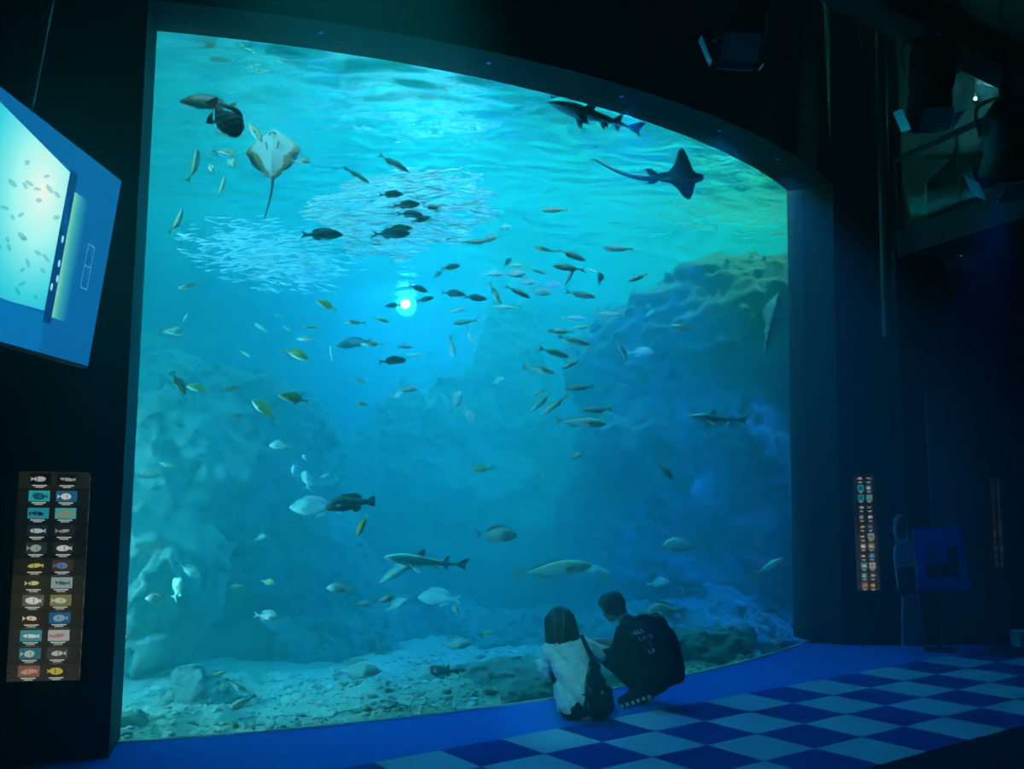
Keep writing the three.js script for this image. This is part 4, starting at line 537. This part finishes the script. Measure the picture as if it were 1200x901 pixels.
  mesh('hair', blobs([[Q(-0.2, 0.35, 0), Q(0.25, 0.5, 0), 1.06 * r, 0.92 * r], [Q(-0.4, 0.1, 0), Q(-0.55, -0.55, 0), 0.86 * r, 0.62 * r], [Q(0.0, 0.2, 0.5), Q(0.05, -0.25, 0.72), 0.6 * r, 0.32 * r], [Q(0.0, 0.2, -0.5), Q(0.05, -0.25, -0.72), 0.6 * r, 0.32 * r]], 0.007, 0.03,
    (x, y, z, d) => { const v = V(x, y, z).sub(V(...HC)), F = V(...face).normalize(), U = F.clone().cross(UP).cross(F).normalize(), a = v.dot(F) / r, b = v.dot(U) / r; return Math.max(d + 0.006 * n3(x * 26, y * 26, z * 26), (a - 0.5 - 0.75 * clamp(b)) * r); }), hairM, t);
  // print on the back of the shirt: raised letters
  const cv = document.createElement('canvas'); cv.width = 256; cv.height = 320; const c = cv.getContext('2d'); c.fillStyle = '#020205'; c.fillRect(0, 0, 256, 320); c.fillStyle = '#b9c6d8'; c.font = 'bold 62px sans-serif'; c.fillText('(ALL.', 12, 62); c.fillText('LA W', 56, 140); c.fillText('C', 130, 212); c.fillText('LA', 104, 296);
  const tx = new THREE.CanvasTexture(cv); tx.colorSpace = THREE.SRGBColorSpace;
  const al = document.createElement('canvas'); al.width = 256; al.height = 320; const ca = al.getContext('2d'); ca.fillStyle = '#000'; ca.fillRect(0, 0, 256, 320); ca.fillStyle = '#fff'; ca.font = c.font; ca.fillText('(ALL.', 12, 62); ca.fillText('LA W', 56, 140); ca.fillText('C', 130, 212); ca.fillText('LA', 104, 296);
  const ta = new THREE.CanvasTexture(al);
  // the print follows the shirt: each point of its grid is dropped onto the cloth from behind the back
  const shirt = t.children.find((o) => o.name === 't_shirt'); t.updateMatrixWorld(true);
  const back = V(0.42, 0.3, 0.85).normalize(), across = V(0.85, 0.12, -0.42).normalize(), down = back.clone().cross(across).multiplyScalar(-1).normalize(), centre = V(-0.02, 0.55, 0.05);
  if (down.y > 0) down.negate();
  const rc = new THREE.Raycaster(), nu = 14, nv = 16, pos = [], uv = [], idx = [];
  for (let j = 0; j <= nv; j++) for (let i = 0; i <= nu; i++) {
    const q2 = back.clone().multiplyScalar(0.5).add(centre).addScaledVector(across, (i / nu - 0.5) * 0.21).addScaledVector(down, (j / nv - 0.5) * 0.25);
    rc.set(t.localToWorld(q2.clone()), back.clone().negate()); const hit = rc.intersectObject(shirt, false)[0], w = (hit ? t.worldToLocal(hit.point.clone()) : q2.clone().addScaledVector(back, -0.4)).addScaledVector(back, 0.005);
    pos.push(w.x, w.y, w.z); uv.push(i / nu, 1 - j / nv);
  }
  for (let j = 0; j < nv; j++) for (let i = 0; i < nu; i++) { const a = j * (nu + 1) + i, b = a + 1, e = a + nu + 1, f = e + 1; idx.push(a, e, b, b, e, f); }
  const g = new THREE.BufferGeometry(); g.setAttribute('position', new THREE.Float32BufferAttribute(pos, 3)); g.setAttribute('uv', new THREE.Float32BufferAttribute(uv, 2)); g.setIndex(idx); g.computeVertexNormals();
  mesh('shirt_print', g, new THREE.MeshPhysicalMaterial({ map: tx, alphaMap: ta, alphaTest: 0.45, roughness: 0.9, side: THREE.DoubleSide }), shirt).userData.label = 'white lettering on the back of the shirt';
}
{ // backpack
  const t = thing('backpack', 'black backpack worn by the squatting visitor', 'bag', V(manAt.x, 0.007, manAt.z)), m = cloth([0.016, 0.018, 0.026], 0.75); t.scale.setScalar(0.9);
  mesh('main_pack', blobs([[[0.13, 0.68, -0.08], [0.17, 0.5, 0.02], 0.1, 0.13], [[0.17, 0.5, 0.02], [0.2, 0.32, 0.06], 0.13, 0.13], [[0.09, 0.6, -0.02], [0.13, 0.36, 0.08], 0.1, 0.11], [[0.22, 0.58, -0.08], [0.25, 0.34, 0.0], 0.08, 0.1]], 0.012, 0.05, (x, y, z, d) => d + 0.006 * n3(x * 10, y * 10, z * 10)), m, t);
  mesh('front_pocket', blobs([[[0.2, 0.44, 0.12], [0.23, 0.3, 0.14], 0.07, 0.08], [[0.24, 0.42, 0.08], [0.27, 0.28, 0.08], 0.06, 0.07]], 0.011, 0.05), m, t);
  mesh('shoulder_strap', tubeG([V(0.11, 0.74, -0.1), V(0.02, 0.765, -0.12), V(-0.08, 0.735, -0.12), V(-0.16, 0.66, -0.11), V(-0.15, 0.56, -0.12)], 0.022, 26, 8), m, t);
  mesh('grab_handle', tubeG([V(0.08, 0.755, -0.1), V(0.1, 0.79, -0.1), V(0.14, 0.79, -0.1), V(0.16, 0.75, -0.1)], 0.009, 16, 6), m, t);
  mesh('zip', tubeG([V(0.08, 0.62, 0.085), V(0.15, 0.66, 0.06), V(0.23, 0.62, 0.02)], 0.005, 18, 6), mat([0.05, 0.05, 0.06], 0.4, { metalness: 0.6 }), t);
}
// ---------------------------------------------------------------- things in the hall
const cvs = (w, h) => { const c = document.createElement('canvas'); c.width = w; c.height = h; return [c, c.getContext('2d')]; };
const canvasTexture = (c) => { const t = new THREE.CanvasTexture(c); t.colorSpace = THREE.SRGBColorSpace; return t; };
const plastic = mat([0.012, 0.012, 0.014], 0.45);
// ---- species boards: twelve backlit rows of two pictures
function boardTexture() {
  const [c, g] = cvs(512, 12 * 128);
  const back = ['#2a2a22', '#1d1f18', '#191b16', '#17170f', '#191912', '#25251c', '#33321f', '#34331f', '#31301f', '#35342a', '#33332a', '#3a3930'];
  const pics = [['#101010', '#c9d2cf', '#141414', '#a9b3b0'], ['#2fb9bd', '#1b5f70', '#2b6f93', '#e8efe9'], ['#2aa3b5', '#28333b', '#57b7b4', '#9ea37f'], ['#20313a', '#cbd6d3', '#262b2c', '#a5aaa3'], ['#313a36', '#a9bbb1', '#2b3330', '#e2e7e3'], ['#2c2a18', '#d9cf6a', '#4c3a2c', '#6c86b8'], ['#3a3a22', '#e4dc9d', '#9fbcb6', '#5d6768'], ['#6a6a5e', '#f3f4ec', '#8a8f5a', '#d9dfc8'], ['#3d3220', '#efe3c0', '#2d6d95', '#8fb9cc'], ['#4aa7ac', '#eef4ee', '#b9c9c6', '#c58a6a'], ['#3d7d84', '#c4d6cf', '#4c4f47', '#cfd6c9'], ['#8a6f5a', '#e3a489', '#33362c', '#d9c94a']];
  for (let r = 0; r < 12; r++) {
    g.fillStyle = back[r]; g.fillRect(0, r * 128, 512, 128);
    for (let k = 0; k < 2; k++) {
      const x = 78 + k * 185 + (k ? 10 : 0), y = r * 128 + 12, bg = pics[r][k * 2], fg = pics[r][k * 2 + 1];
      g.fillStyle = bg; g.fillRect(x, y, 152, 84);
      g.fillStyle = fg; g.beginPath(); g.ellipse(x + 72, y + 44, 44 + 8 * Math.sin(r * 3 + k), 20 + 7 * Math.sin(r * 2 + k * 5), 0.12 * Math.sin(r + k * 2), 0, 7); g.fill();
      g.beginPath(); const d = (r + k) % 2 ? 1 : -1, mx = x + 72 + d * 40; g.moveTo(mx, y + 44); g.lineTo(mx + d * 26, y + 26); g.lineTo(mx + d * 20, y + 44); g.lineTo(mx + d * 26, y + 62); g.fill();
      g.fillStyle = bg; for (let s = 0; s < 3; s++) if ((r * 7 + k * 3 + s) % 3 === 0) g.fillRect(x + 50 + s * 14, y + 28, 5, 32);
      g.fillStyle = '#e6ebe4'; g.fillRect(x + 22, y + 90, 104, 8); g.fillRect(x + 42, y + 104, 64, 6);
    }
    g.fillStyle = '#060606'; for (const [x, y] of [[18, 20], [18, 108], [494, 20], [494, 108]]) { g.beginPath(); g.arc(x, r * 128 + y, 5, 0, 7); g.fill(); }
  }
  return canvasTexture(c);
}
const boardTex = boardTexture();
function speciesBoard(label, w, h, glow) {
  const t = thing('species_board', label, 'light board'); mesh('back_box', boxG(-w / 2 - 0.01, w / 2 + 0.01, -h / 2 - 0.01, h / 2 + 0.01, -0.05, 0), plastic, t);
  const m = new THREE.MeshPhysicalMaterial({ color: 0x111111, roughness: 0.35, emissive: 0xffffff, emissiveMap: boardTex, emissiveIntensity: glow });
  for (let r = 0; r < 12; r++) {
    const g = new THREE.BoxGeometry(w, h / 12 - 0.004, 0.012), uv = g.attributes.uv; for (let i = 0; i < uv.count; i++) uv.setY(i, 1 - (r + 1 - uv.getY(i)) / 12);
    const o = mesh('lit_picture_row', g, m, t); o.position.set(0, h / 2 - (r + 0.5) * h / 12, 0.006);
    for (const s of [-1, 1]) { const b = new THREE.SphereGeometry(0.006, 8, 6); b.translate(s * (w / 2 - 0.014), 0, 0.007); mesh('screw', b, mat([0.4, 0.4, 0.38], 0.3, { metalness: 0.8 }), o); }
  }
  const l = new THREE.RectAreaLight(0xfff4e0, 0.12 * glow, w, h); l.position.z = 0.03; l.rotation.y = Math.PI; l.name = 'species_board'; t.add(l);
  return t;
}
{
  const a = at(58, 674, hitArc(58, 674, 10.42)), t = speciesBoard('lit board of twelve rows of fish pictures on the curved wall', 0.445, 1.36, 0.75);
  t.position.copy(a); const n = V(a.x - CX, 0, a.z - CZ).normalize(); t.rotation.y = Math.atan2(n.x, n.z); t.rotateZ(-0.024);
  const b = at(-40, 680, hitArc(-40, 680, 10.42)), u = speciesBoard('unlit dark board of fish pictures at the end of the curved wall', 0.445, 1.36, 0.03);
  u.position.copy(b); const n2_ = V(b.x - CX, 0, b.z - CZ).normalize(); u.rotation.y = Math.atan2(n2_.x, n2_.z); u.rotateZ(-0.024);
  const c = onZ(1015.5, 623.5, -11.14), v = speciesBoard('narrow lit board of fish pictures beside the pillar', 0.235, 1.25, 0.75); v.position.copy(c);
  const d = onZ(1168, 612, -11.14), w = speciesBoard('faint narrow board of fish pictures on the black wall', 0.16, 0.98, 0.05); w.position.copy(d);
}
// ---- hanging screen
{
  const W = 1.36, Hh = 0.775, t = thing('hanging_screen', 'large hanging screen showing the aquarium in bright blue', 'screen');
  mesh('casing', new RoundedBoxGeometry(W + 0.02, Hh + 0.02, 0.05, 2, 0.008), plastic, t);
  const [c, g] = cvs(1024, 584), rg = (x, y, r, cols) => { const q = g.createRadialGradient(x, y, 0, x, y, r); cols.forEach((k, i) => q.addColorStop(i / (cols.length - 1), k)); return q; };
  g.fillStyle = '#0b5f9c'; g.fillRect(0, 0, 1024, 584);
  g.fillStyle = rg(560, 170, 560, ['#f4fff0', '#a8fbf2', '#3fd6e2', '#129fd0', '#0b7cba']); g.beginPath(); g.moveTo(0, 0); g.lineTo(688, 78); g.lineTo(688, 470); g.lineTo(0, 500); g.fill();
  g.fillStyle = 'rgba(20,120,150,.3)'; for (let i = 0; i < 26; i++) { const x = 380 + rnd() * 290, y = 120 + rnd() * 340; g.beginPath(); g.ellipse(x, y, 9 + rnd() * 16, 4 + rnd() * 4, rnd() - 0.5, 0, 7); g.fill(); }
  g.fillStyle = '#0a6fae'; g.fillRect(0, 478, 700, 110); g.fillStyle = '#06366f'; g.fillRect(690, 70, 46, 430); g.fillStyle = '#0a4a86'; g.beginPath(); g.moveTo(690, 150); g.quadraticCurveTo(700, 260, 742, 260); g.lineTo(742, 220); g.quadraticCurveTo(716, 210, 712, 140); g.fill();
  const lg = g.createLinearGradient(736, 0, 830, 0); lg.addColorStop(0, '#7fd9b4'); lg.addColorStop(0.35, '#3fa9b0'); lg.addColorStop(1, '#0b649c'); g.fillStyle = lg; g.fillRect(736, 120, 96, 360);
  g.strokeStyle = '#5aa7c4'; g.lineWidth = 3; g.strokeRect(878, 236, 44, 130); g.beginPath(); g.moveTo(878, 300); g.lineTo(922, 300); g.stroke(); g.fillStyle = '#8fe4ee'; for (const [x, y] of [[716, 262], [722, 330], [704, 400], [728, 372]]) { g.beginPath(); g.ellipse(x, y, 7, 11, 0, 0, 7); g.fill(); }
  const s = new THREE.PlaneGeometry(W, Hh); s.translate(0, 0, 0.027);
  mesh('screen_face', s, new THREE.MeshPhysicalMaterial({ color: 0x050505, roughness: 0.25, emissive: 0xffffff, emissiveMap: canvasTexture(c), emissiveIntensity: 0.95 }), t);
  mesh('pole', barG(V(0, 0.1, -0.06), V(0, 4.9, -0.06), 0.03), plastic, t);
  t.position.set(-1.685, 2.655, -4.1 + W / 2); t.rotation.order = 'YXZ'; t.rotation.y = Math.PI / 2; t.rotation.x = 0.15;
  const l = new THREE.RectAreaLight(new THREE.Color(0.25, 0.8, 1), 0.12, W, Hh); l.position.z = 0.05; l.rotation.y = Math.PI; l.name = 'hanging_screen'; t.add(l);
}
// ---- cut-out figure and sign
{
  const z = -10.75, P = (px, py) => { const p = onZ(px, py, z); return p; }, base = P(1062, 760), L = (px, py) => { const p = P(px, py); return [p.x - base.x, p.y]; };
  const t = thing('cutout_standee', 'flat cut-out figure with a pale edge standing by the pillar', 'standee', V(base.x, 0, z));
  const flat = (name, pts, z0, d, c) => { const g = new THREE.ExtrudeGeometry(new THREE.Shape(pts.map(([a, b]) => new THREE.Vector2(...L(a, b)))), { depth: d, bevelEnabled: false }); g.translate(0, 0, z0); return mesh(name, g, mat(c, 0.7), t); };
  const round = (cx, cy, rx, ry) => Array.from({ length: 24 }, (_, i) => [cx + rx * Math.cos(i / 24 * 6.283), cy + ry * Math.sin(i / 24 * 6.283)]);
  flat('board', [[1051, 636], [1047, 622], [1048, 608], [1053, 602], [1059, 603], [1064, 613], [1064, 630], [1070, 640], [1074, 662], [1076, 698], [1086, 757], [1057, 758], [1056.5, 698], [1052, 690], [1048, 660], [1047, 642]], -0.006, 0.012, [0.7, 0.75, 0.78]);
  flat('printed_head', round(1056.5, 619, 6.6, 14), 0.006, 0.002, [0.06, 0.05, 0.05]); flat('printed_shirt', [[1051, 638], [1064, 634], [1069, 642], [1072, 662], [1051, 664], [1048.8, 656]], 0.006, 0.002, [0.3, 0.4, 0.42]); flat('printed_skirt', [[1051, 665], [1072, 663], [1074.5, 698], [1054, 699]], 0.006, 0.002, [0.01, 0.01, 0.015]); flat('printed_legs', [[1058.5, 700], [1075, 699], [1085, 756], [1058.8, 756.5]], 0.006, 0.002, [0.12, 0.16, 0.18]);
  mesh('prop', barG(V(-0.01, 0.75, -0.01), V(-0.35, 0.01, -0.3), 0.006), plastic, t);
}
{
  const z = -10.85, c = onZ(1100, 656, z), b = onZ(1100, 757, z), t = thing('sign_stand', 'royal blue sign board with dark pictures on a stand beside the cut-out figure', 'sign', V(b.x, 0, z));
  const g = new THREE.ExtrudeGeometry(new THREE.Shape([[1068, 619], [1125, 617], [1136, 690], [1077, 691]].map(([x, y]) => { const p = onZ(x, y, z); return new THREE.Vector2(p.x - b.x, p.y); })), { depth: 0.02, bevelEnabled: false });
  mesh('board', g, mat([0.05, 0.09, 0.75], 0.6), t);
  const pic = (pts, col) => { const q = new THREE.ExtrudeGeometry(new THREE.Shape(pts.map(([x, y]) => { const p = onZ(x, y, z); return new THREE.Vector2(p.x - b.x, p.y); })), { depth: 0.003, bevelEnabled: false }); q.translate(0, 0, 0.02); mesh('printed_picture', q, mat(col, 0.6), t); };
  pic([[1083, 660], [1121, 657], [1124, 675], [1086, 677]], [0.01, 0.012, 0.03]); pic([[1109, 641], [1121, 640], [1123, 656], [1111, 657]], [0.008, 0.01, 0.025]); pic([[1086, 641], [1097, 640], [1098, 656], [1088, 657]], [0.03, 0.05, 0.3]); pic([[1084, 626], [1110, 624.5], [1110.5, 627.5], [1084.5, 629]], [0.25, 0.3, 0.9]);
  mesh('post', barG(V(0.02, 0.0, 0.005), V(0.0, 0.75, -0.01), 0.018), plastic, t); const f = new THREE.CylinderGeometry(0.16, 0.17, 0.02, 24); f.translate(0.02, 0.012, 0); mesh('foot', f, plastic, t);
}
{ const p = onLevel(1203, 758), t = thing('white_box', 'small white box on the floor by the black wall', 'box', V(p.x, 0, p.z)); const g = new RoundedBoxGeometry(0.24, 0.15, 0.2, 2, 0.012); g.translate(0, 0.077, 0); mesh('carton', g, mat([0.7, 0.75, 0.78], 0.6), t); const l = new RoundedBoxGeometry(0.25, 0.02, 0.21, 1, 0.006); l.translate(0, 0.16, 0); mesh('lid', l, mat([0.75, 0.8, 0.82], 0.6), t); }
// ---- pillar details
const pipeM = mat([0.05, 0.055, 0.06], 0.45);
{
  const a = onZ(1041, 300, -11.05), b = onZ(1037, 26, -11.3), t = thing('drain_pipe', 'grey jointed pipe running up the pillar wall', 'pipe', V(a.x, 0, -11.12)), r = 0.055;
  const lean = (y) => V((b.x - a.x) * (y - a.y) / (b.y - a.y), y, -0.3 * (y - a.y) / (b.y - a.y) - 0.02);
  mesh('pipe', barG(lean(a.y - 0.9), lean(b.y + 0.1), r, 16), pipeM, t);
  for (const y of [onZ(1040, 285, -11.1).y, onZ(1040, 207, -11.15).y, onZ(1039, 160, -11.2).y, onZ(1038, 85, -11.25).y]) mesh('pipe_joint', barG(lean(y - 0.02), lean(y + 0.02), r * 1.14, 16), pipeM, t);
}
{ const p = onZ(1126, 308.5, -11.2), t = thing('wall_sign', 'pair of small pale blue square plates on the gallery front', 'sign', p); for (const [x0, x1] of [[-0.17, -0.012], [0.012, 0.17]]) { const g = new RoundedBoxGeometry(x1 - x0, 0.17, 0.02, 1, 0.005); g.rotateZ(0.08); g.translate((x0 + x1) / 2, (x0 + x1) * 0.06, 0.0); mesh('plate', g, mat([0.35, 0.5, 0.8], 0.5), t); } const d = new THREE.SphereGeometry(0.012, 8, 6); d.translate(0.0, 0.09, 0.012); mesh('indicator_light', d, mat([0.6, 0.8, 0.9], 0.4, { emissive: new THREE.Color(0.4, 0.7, 0.9), emissiveIntensity: 1 }), t); }
{ const g = new THREE.SphereGeometry(0.012, 10, 8), o = mesh('indicator_light', g, mat([0.5, 0.02, 0.02], 0.4, { emissive: new THREE.Color(1, 0.05, 0.02), emissiveIntensity: 1.2 })); o.position.copy(onZ(1086.5, 470, -11.2)); tag(o, 'tiny red indicator light on the black wall', 'light'); }
{ const p = at(943, 275, hitArc(946, 275, 9.9) + 0.1), t = thing('window_fitting', 'small dark box fitting at the top corner of the window edge', 'fitting', p); mesh('box', new RoundedBoxGeometry(0.1, 0.12, 0.1, 2, 0.01), plastic, t); const n = new THREE.CylinderGeometry(0.03, 0.03, 0.06, 12); n.rotateZ(Math.PI / 2); n.translate(-0.07, 0, 0); mesh('nozzle', n, plastic, t); }
struct('wall_panel', boxG(onZ(1088, 500, -11.15).x, onZ(1142, 500, -11.15).x, 0.3, 2.75, -11.22, -11.16), mat([0.07, 0.085, 0.1], 0.7), 'pale upright wall panel behind the sign');
// ---- upper gallery
const GAL = 4.56;
{
  const e0 = [4.33, -11.24], e1 = [5.55, -7.6];
  struct('gallery_floor', prismGeometry([e0, e1, [8.8, -7.6], [8.8, -12.8], [4.33, -12.8]], GAL - 0.3, GAL), wallPaint, 'dark edge of the upper gallery floor');
  struct('wall_gallery_back', boxG(4.2, 8.8, GAL, 7.7, -12.8, -12.6), mat([0.12, 0.16, 0.17], 0.9), 'dim green blue rear wall of the upper gallery');
  struct('wall_gallery_side', boxG(4.2, 4.36, GAL, 7.7, -12.3, -11.7), wallPaint, 'dark inner side of the gallery opening');
  struct('ceiling_gallery', boxG(4.1, 9, 7.7, 7.9, -12.8, -11.62), ceilingPaint, 'black ceiling over the gallery');
  const slope = thing('sloped_panel', 'pale sloping panel lit green blue inside the gallery', 'panel'); mesh('panel', new THREE.ExtrudeGeometry(new THREE.Shape([[0, 0], [2.6, 0], [2.6, 1.15], [0.35, 1.15], [0.0, 0.85]].map(([x, y]) => new THREE.Vector2(x, y))), { depth: 0.06, bevelEnabled: false }), mat([0.35, 0.45, 0.5], 0.8), slope); mesh('panel_cap', boxG(-0.02, 2.62, 1.15, 1.19, -0.01, 0.07), pipeM, slope);
  slope.position.copy(onZ(1087, 262, -12.3)); slope.rotation.y = -0.25; slope.position.y = GAL;
  const up = thing('white_screen', 'white slanted screen high in the gallery', 'panel'); mesh('sheet', new THREE.ExtrudeGeometry(new THREE.Shape([[1143, 97], [1160, 82], [1205, 92], [1205, 112]].map(([x, y]) => { const p = onZ(x, y, -12.3); return new THREE.Vector2(p.x, p.y); })), { depth: 0.03, bevelEnabled: false }), mat([0.6, 0.68, 0.68], 0.8), up); up.position.z = -12.3; mesh('hanger', barG(onZ(1180, 95, -12.29).setZ(0.015), onZ(1180, -60, -12.29).setZ(0.015), 0.012), pipeM, up);
  const rail = thing('gallery_railing', 'glass railing with a dark handrail along the gallery edge', 'railing');
  const A = V(e0[0] + 0.02, GAL, e0[1] + 0.05), Bq = V(e1[0], GAL, e1[1]), pt = (k, y) => A.clone().lerp(Bq, k).setY(GAL + y);
  mesh('handrail', barG(pt(0, 0.8), pt(1, 0.8), 0.035, 12), plastic, rail);
  for (const k of [0.0, 0.25, 0.5, 0.75, 1]) mesh('post', barG(pt(k, 0), pt(k, 0.79), 0.012), mat([0.2, 0.22, 0.22], 0.4, { metalness: 0.7 }), rail);
  for (let i = 0; i < 4; i++) { const a = pt(i * 0.25 + 0.01, 0.06), b = pt(i * 0.25 + 0.24, 0.06), w = a.distanceTo(b), g = new THREE.PlaneGeometry(w, 0.68); const o = mesh('glass_pane', g, new THREE.MeshPhysicalMaterial({ color: 0xffffff, transmission: 1, thickness: 0, roughness: 0.02, ior: 1.5, side: THREE.DoubleSide }), rail); o.position.copy(a).add(b).multiplyScalar(0.5).setY(GAL + 0.4); o.rotation.y = -Math.atan2(b.z - a.z, b.x - a.x); }
  const lp = thing('gallery_lamp', 'tiny bright white lamp deep in the gallery', 'lamp', onZ(1143, 115.5, -12.2)); const s = new THREE.SphereGeometry(0.022, 12, 8); mesh('bulb', s, mat([0.9, 0.9, 1], 0.4, { emissive: new THREE.Color(0.85, 0.75, 1), emissiveIntensity: 6 }), lp); mesh('stem', barG(V(0, 0.02, 0), V(0, 1.6, 0), 0.006), plastic, lp);
  const pl = new THREE.PointLight(new THREE.Color(0.15, 0.7, 0.75), 1.0, 0, 2); pl.position.set(0, -0.0, 0.05); pl.castShadow = true; pl.name = 'gallery_lamp'; lp.add(pl);
  const ex = thing('exit_sign', 'small glowing green sign half hidden by the stage lamp', 'sign', onZ(1084, 49, -11.1)); mesh('sign_face', boxG(-0.05, 0.06, -0.06, 0.06, 0, 0.02), mat([0.05, 0.4, 0.2], 0.5, { emissive: new THREE.Color(0.05, 0.9, 0.35), emissiveIntensity: 0.9 }), ex); mesh('hanger', barG(V(0, 0.05, 0.01), V(0, 0.9, 0.01), 0.006), plastic, ex);
}
// ---- lighting beam and stage lamps
{
  const a = onLevel(985, -6, 6.0), b = onLevel(1230, 118, 6.0), dir = b.clone().sub(a).normalize(), A = a.clone().addScaledVector(dir, -2.5), Bq = b.clone().addScaledVector(dir, 1.0), t = thing('lighting_beam', 'dark steel beam carrying the stage lamps under the ceiling', 'beam');
  const g = boxG(0, A.distanceTo(Bq), 0, 0.34, -0.12, 0.12), m = mesh('beam_body', g, mat([0.02, 0.025, 0.032], 0.6), t); t.position.copy(A); t.rotation.y = -Math.atan2(dir.z, dir.x);
  for (const [y0, y1] of [[-0.02, 0.0], [0.34, 0.36]]) mesh('flange', boxG(0, A.distanceTo(Bq), y0, y1, -0.16, 0.16), mat([0.024, 0.028, 0.036], 0.6), t);
  for (const x of [0.3, 2.4, 4.6]) mesh('hanger', barG(V(x, 0.36, 0), V(x, 1.7, 0), 0.03), plastic, t);
}
function stageLamp(label, p, aim, size, lensColor, glow) {
  const t = thing('stage_lamp', label, 'stage lamp', p, 'stage lamps under the ceiling');
  const body = new THREE.LatheGeometry([[0, -0.3], [0.16, -0.28], [0.2, -0.18], [0.2, 0.1], [0.17, 0.16], [0.19, 0.2], [0.19, 0.34], [0.17, 0.34], [0.165, 0.22], [0, 0.2]].map(([x, y]) => new THREE.Vector2(x, y)), 28); body.rotateX(Math.PI / 2);
  const head = mesh('head', body, plastic, t); const q = aim.clone().sub(p).normalize(); head.quaternion.setFromUnitVectors(V(0, 0, 1), q);
  const l = new THREE.CylinderGeometry(0.16, 0.16, 0.015, 24); l.rotateX(Math.PI / 2); l.translate(0, 0, 0.235); mesh('lens', l, mat(lensColor, 0.25, { emissive: new THREE.Color(...lensColor), emissiveIntensity: glow }), head);
  const door = (rot) => { const g = new THREE.BoxGeometry(0.26, 0.008, 0.2); g.rotateX(0.5); g.translate(0, 0.23, 0.42); g.rotateZ(rot); mesh('barn_door', g, mat([0.3, 0.4, 0.5], 0.35, { metalness: 0.5 }), head); };
  [0, Math.PI / 2, Math.PI, -Math.PI / 2].forEach(door);
  mesh('yoke', tubeG([V(-0.24, 0, 0), V(-0.25, 0.25, 0), V(0, 0.34, 0), V(0.25, 0.25, 0), V(0.24, 0, 0)], 0.018, 24, 8), plastic, t); mesh('clamp', boxG(-0.04, 0.04, 0.32, 0.5, -0.04, 0.04), plastic, t); mesh('drop_rod', barG(V(0, 0.45, 0), V(0, 7.68 - p.y, 0), 0.02), plastic, t);
  t.scale.setScalar(1);
  return [t, head];
}
const stage = (label, px, py, depth, aim, color, cd, angle) => {
  const p = at(px, py, depth), [t] = stageLamp(label, p, aim, 1, color, cd ? 0.35 : 0), dir = aim.clone().sub(p).normalize();
  if (!cd) return;
  const s = new THREE.SpotLight(ROOM_SPOT, cd, 0, angle, 0.7, 2); s.position.copy(dir.clone().multiplyScalar(0.26)); s.target.position.copy(dir.clone().multiplyScalar(3)); s.castShadow = true; s.shadow.radius = 4; s.name = 'stage_lamp'; t.add(s, s.target);
};
stage('black stage lamp with barn doors hanging before the header wall', 872, -8, 7.4, V(1.2, 0, -8.4), [0.02, 0.1, 0.6], 0, 0.75);
stage('stage lamp with a pale lit barn door below the steel beam', 1092, 86, 9.2, V(3.6, 0, -10.2), [0.03, 0.15, 0.6], 0, 0.7);
stage('black stage lamp in front of the gallery railing', 1182, 160, 8.6, V(4.5, 0.9, -10.9), [0.02, 0.05, 0.5], 7, 0.32);  // the only lit one; its blue beam is placed to light the sign
// ---- lamps out of view in the hall ceiling, placed to light the visitors
for (const [x, z, tx, tz, cd, color] of UNSEEN_DOWNLIGHTS) {
  const t = thing('unseen_spotlight', 'cyan lamp out of view under the hall ceiling placed to light the visitors', 'lamp', V(x, 7.3, z), 'unseen spotlights in the hall'), dir = V(tx - x, -6.85, tz - z).normalize(); t.quaternion.setFromUnitVectors(V(0, -1, 0), dir);
  mesh('housing', canG, blackMetal, t); mesh('bracket', barG(V(0, 0.42, 0), V(0, 0.52, 0), 0.05), blackMetal, t); const lens = mesh('lens', lensG, mat([0.9, 0.95, 0.95], 0.4, { emissive: color, emissiveIntensity: 2 }), t); lens.position.y = 0.2;
  const s = new THREE.SpotLight(color, cd, 0, 0.06, 0.6, 2); s.position.set(0, 0.16, 0); s.target.position.set(0, -5, 0); s.castShadow = true; s.shadow.radius = 4; s.name = 'unseen_downlight'; t.add(s, s.target);
}
for (const [deg, cd] of UNSEEN_SOFFIT_LAMPS) {
  const a = deg * Math.PI / 180, t = thing('unseen_soffit_lamp', 'small unseen blue lamp in the soffit placed to light the carpet', 'lamp', V(CX + 10.14 * Math.cos(a), 5.262, CZ + 10.14 * Math.sin(a)), 'unseen lamps in the soffit');
  mesh('rim', new THREE.TorusGeometry(0.022, 0.004, 8, 20).rotateX(Math.PI / 2), plastic, t);
  const l = new THREE.CylinderGeometry(0.02, 0.02, 0.006, 20); l.translate(0, -0.004, 0); mesh('lens', l, mat([0.1, 0.2, 0.6], 0.4, { emissive: ROOM_SPOT, emissiveIntensity: 0.4 }), t);
  const s = new THREE.SpotLight(new THREE.Color(0.03, 0.3, 1), cd, 0, 0.6, 0.8, 2); s.position.set(0, -0.06, 0); s.target.position.set(1.2 * Math.cos(a), -5, 1.2 * Math.sin(a)); s.castShadow = true; s.shadow.radius = 3; s.name = 'unseen_soffit_lamp'; t.add(s, s.target);
}
renderer.render(scene, camera);
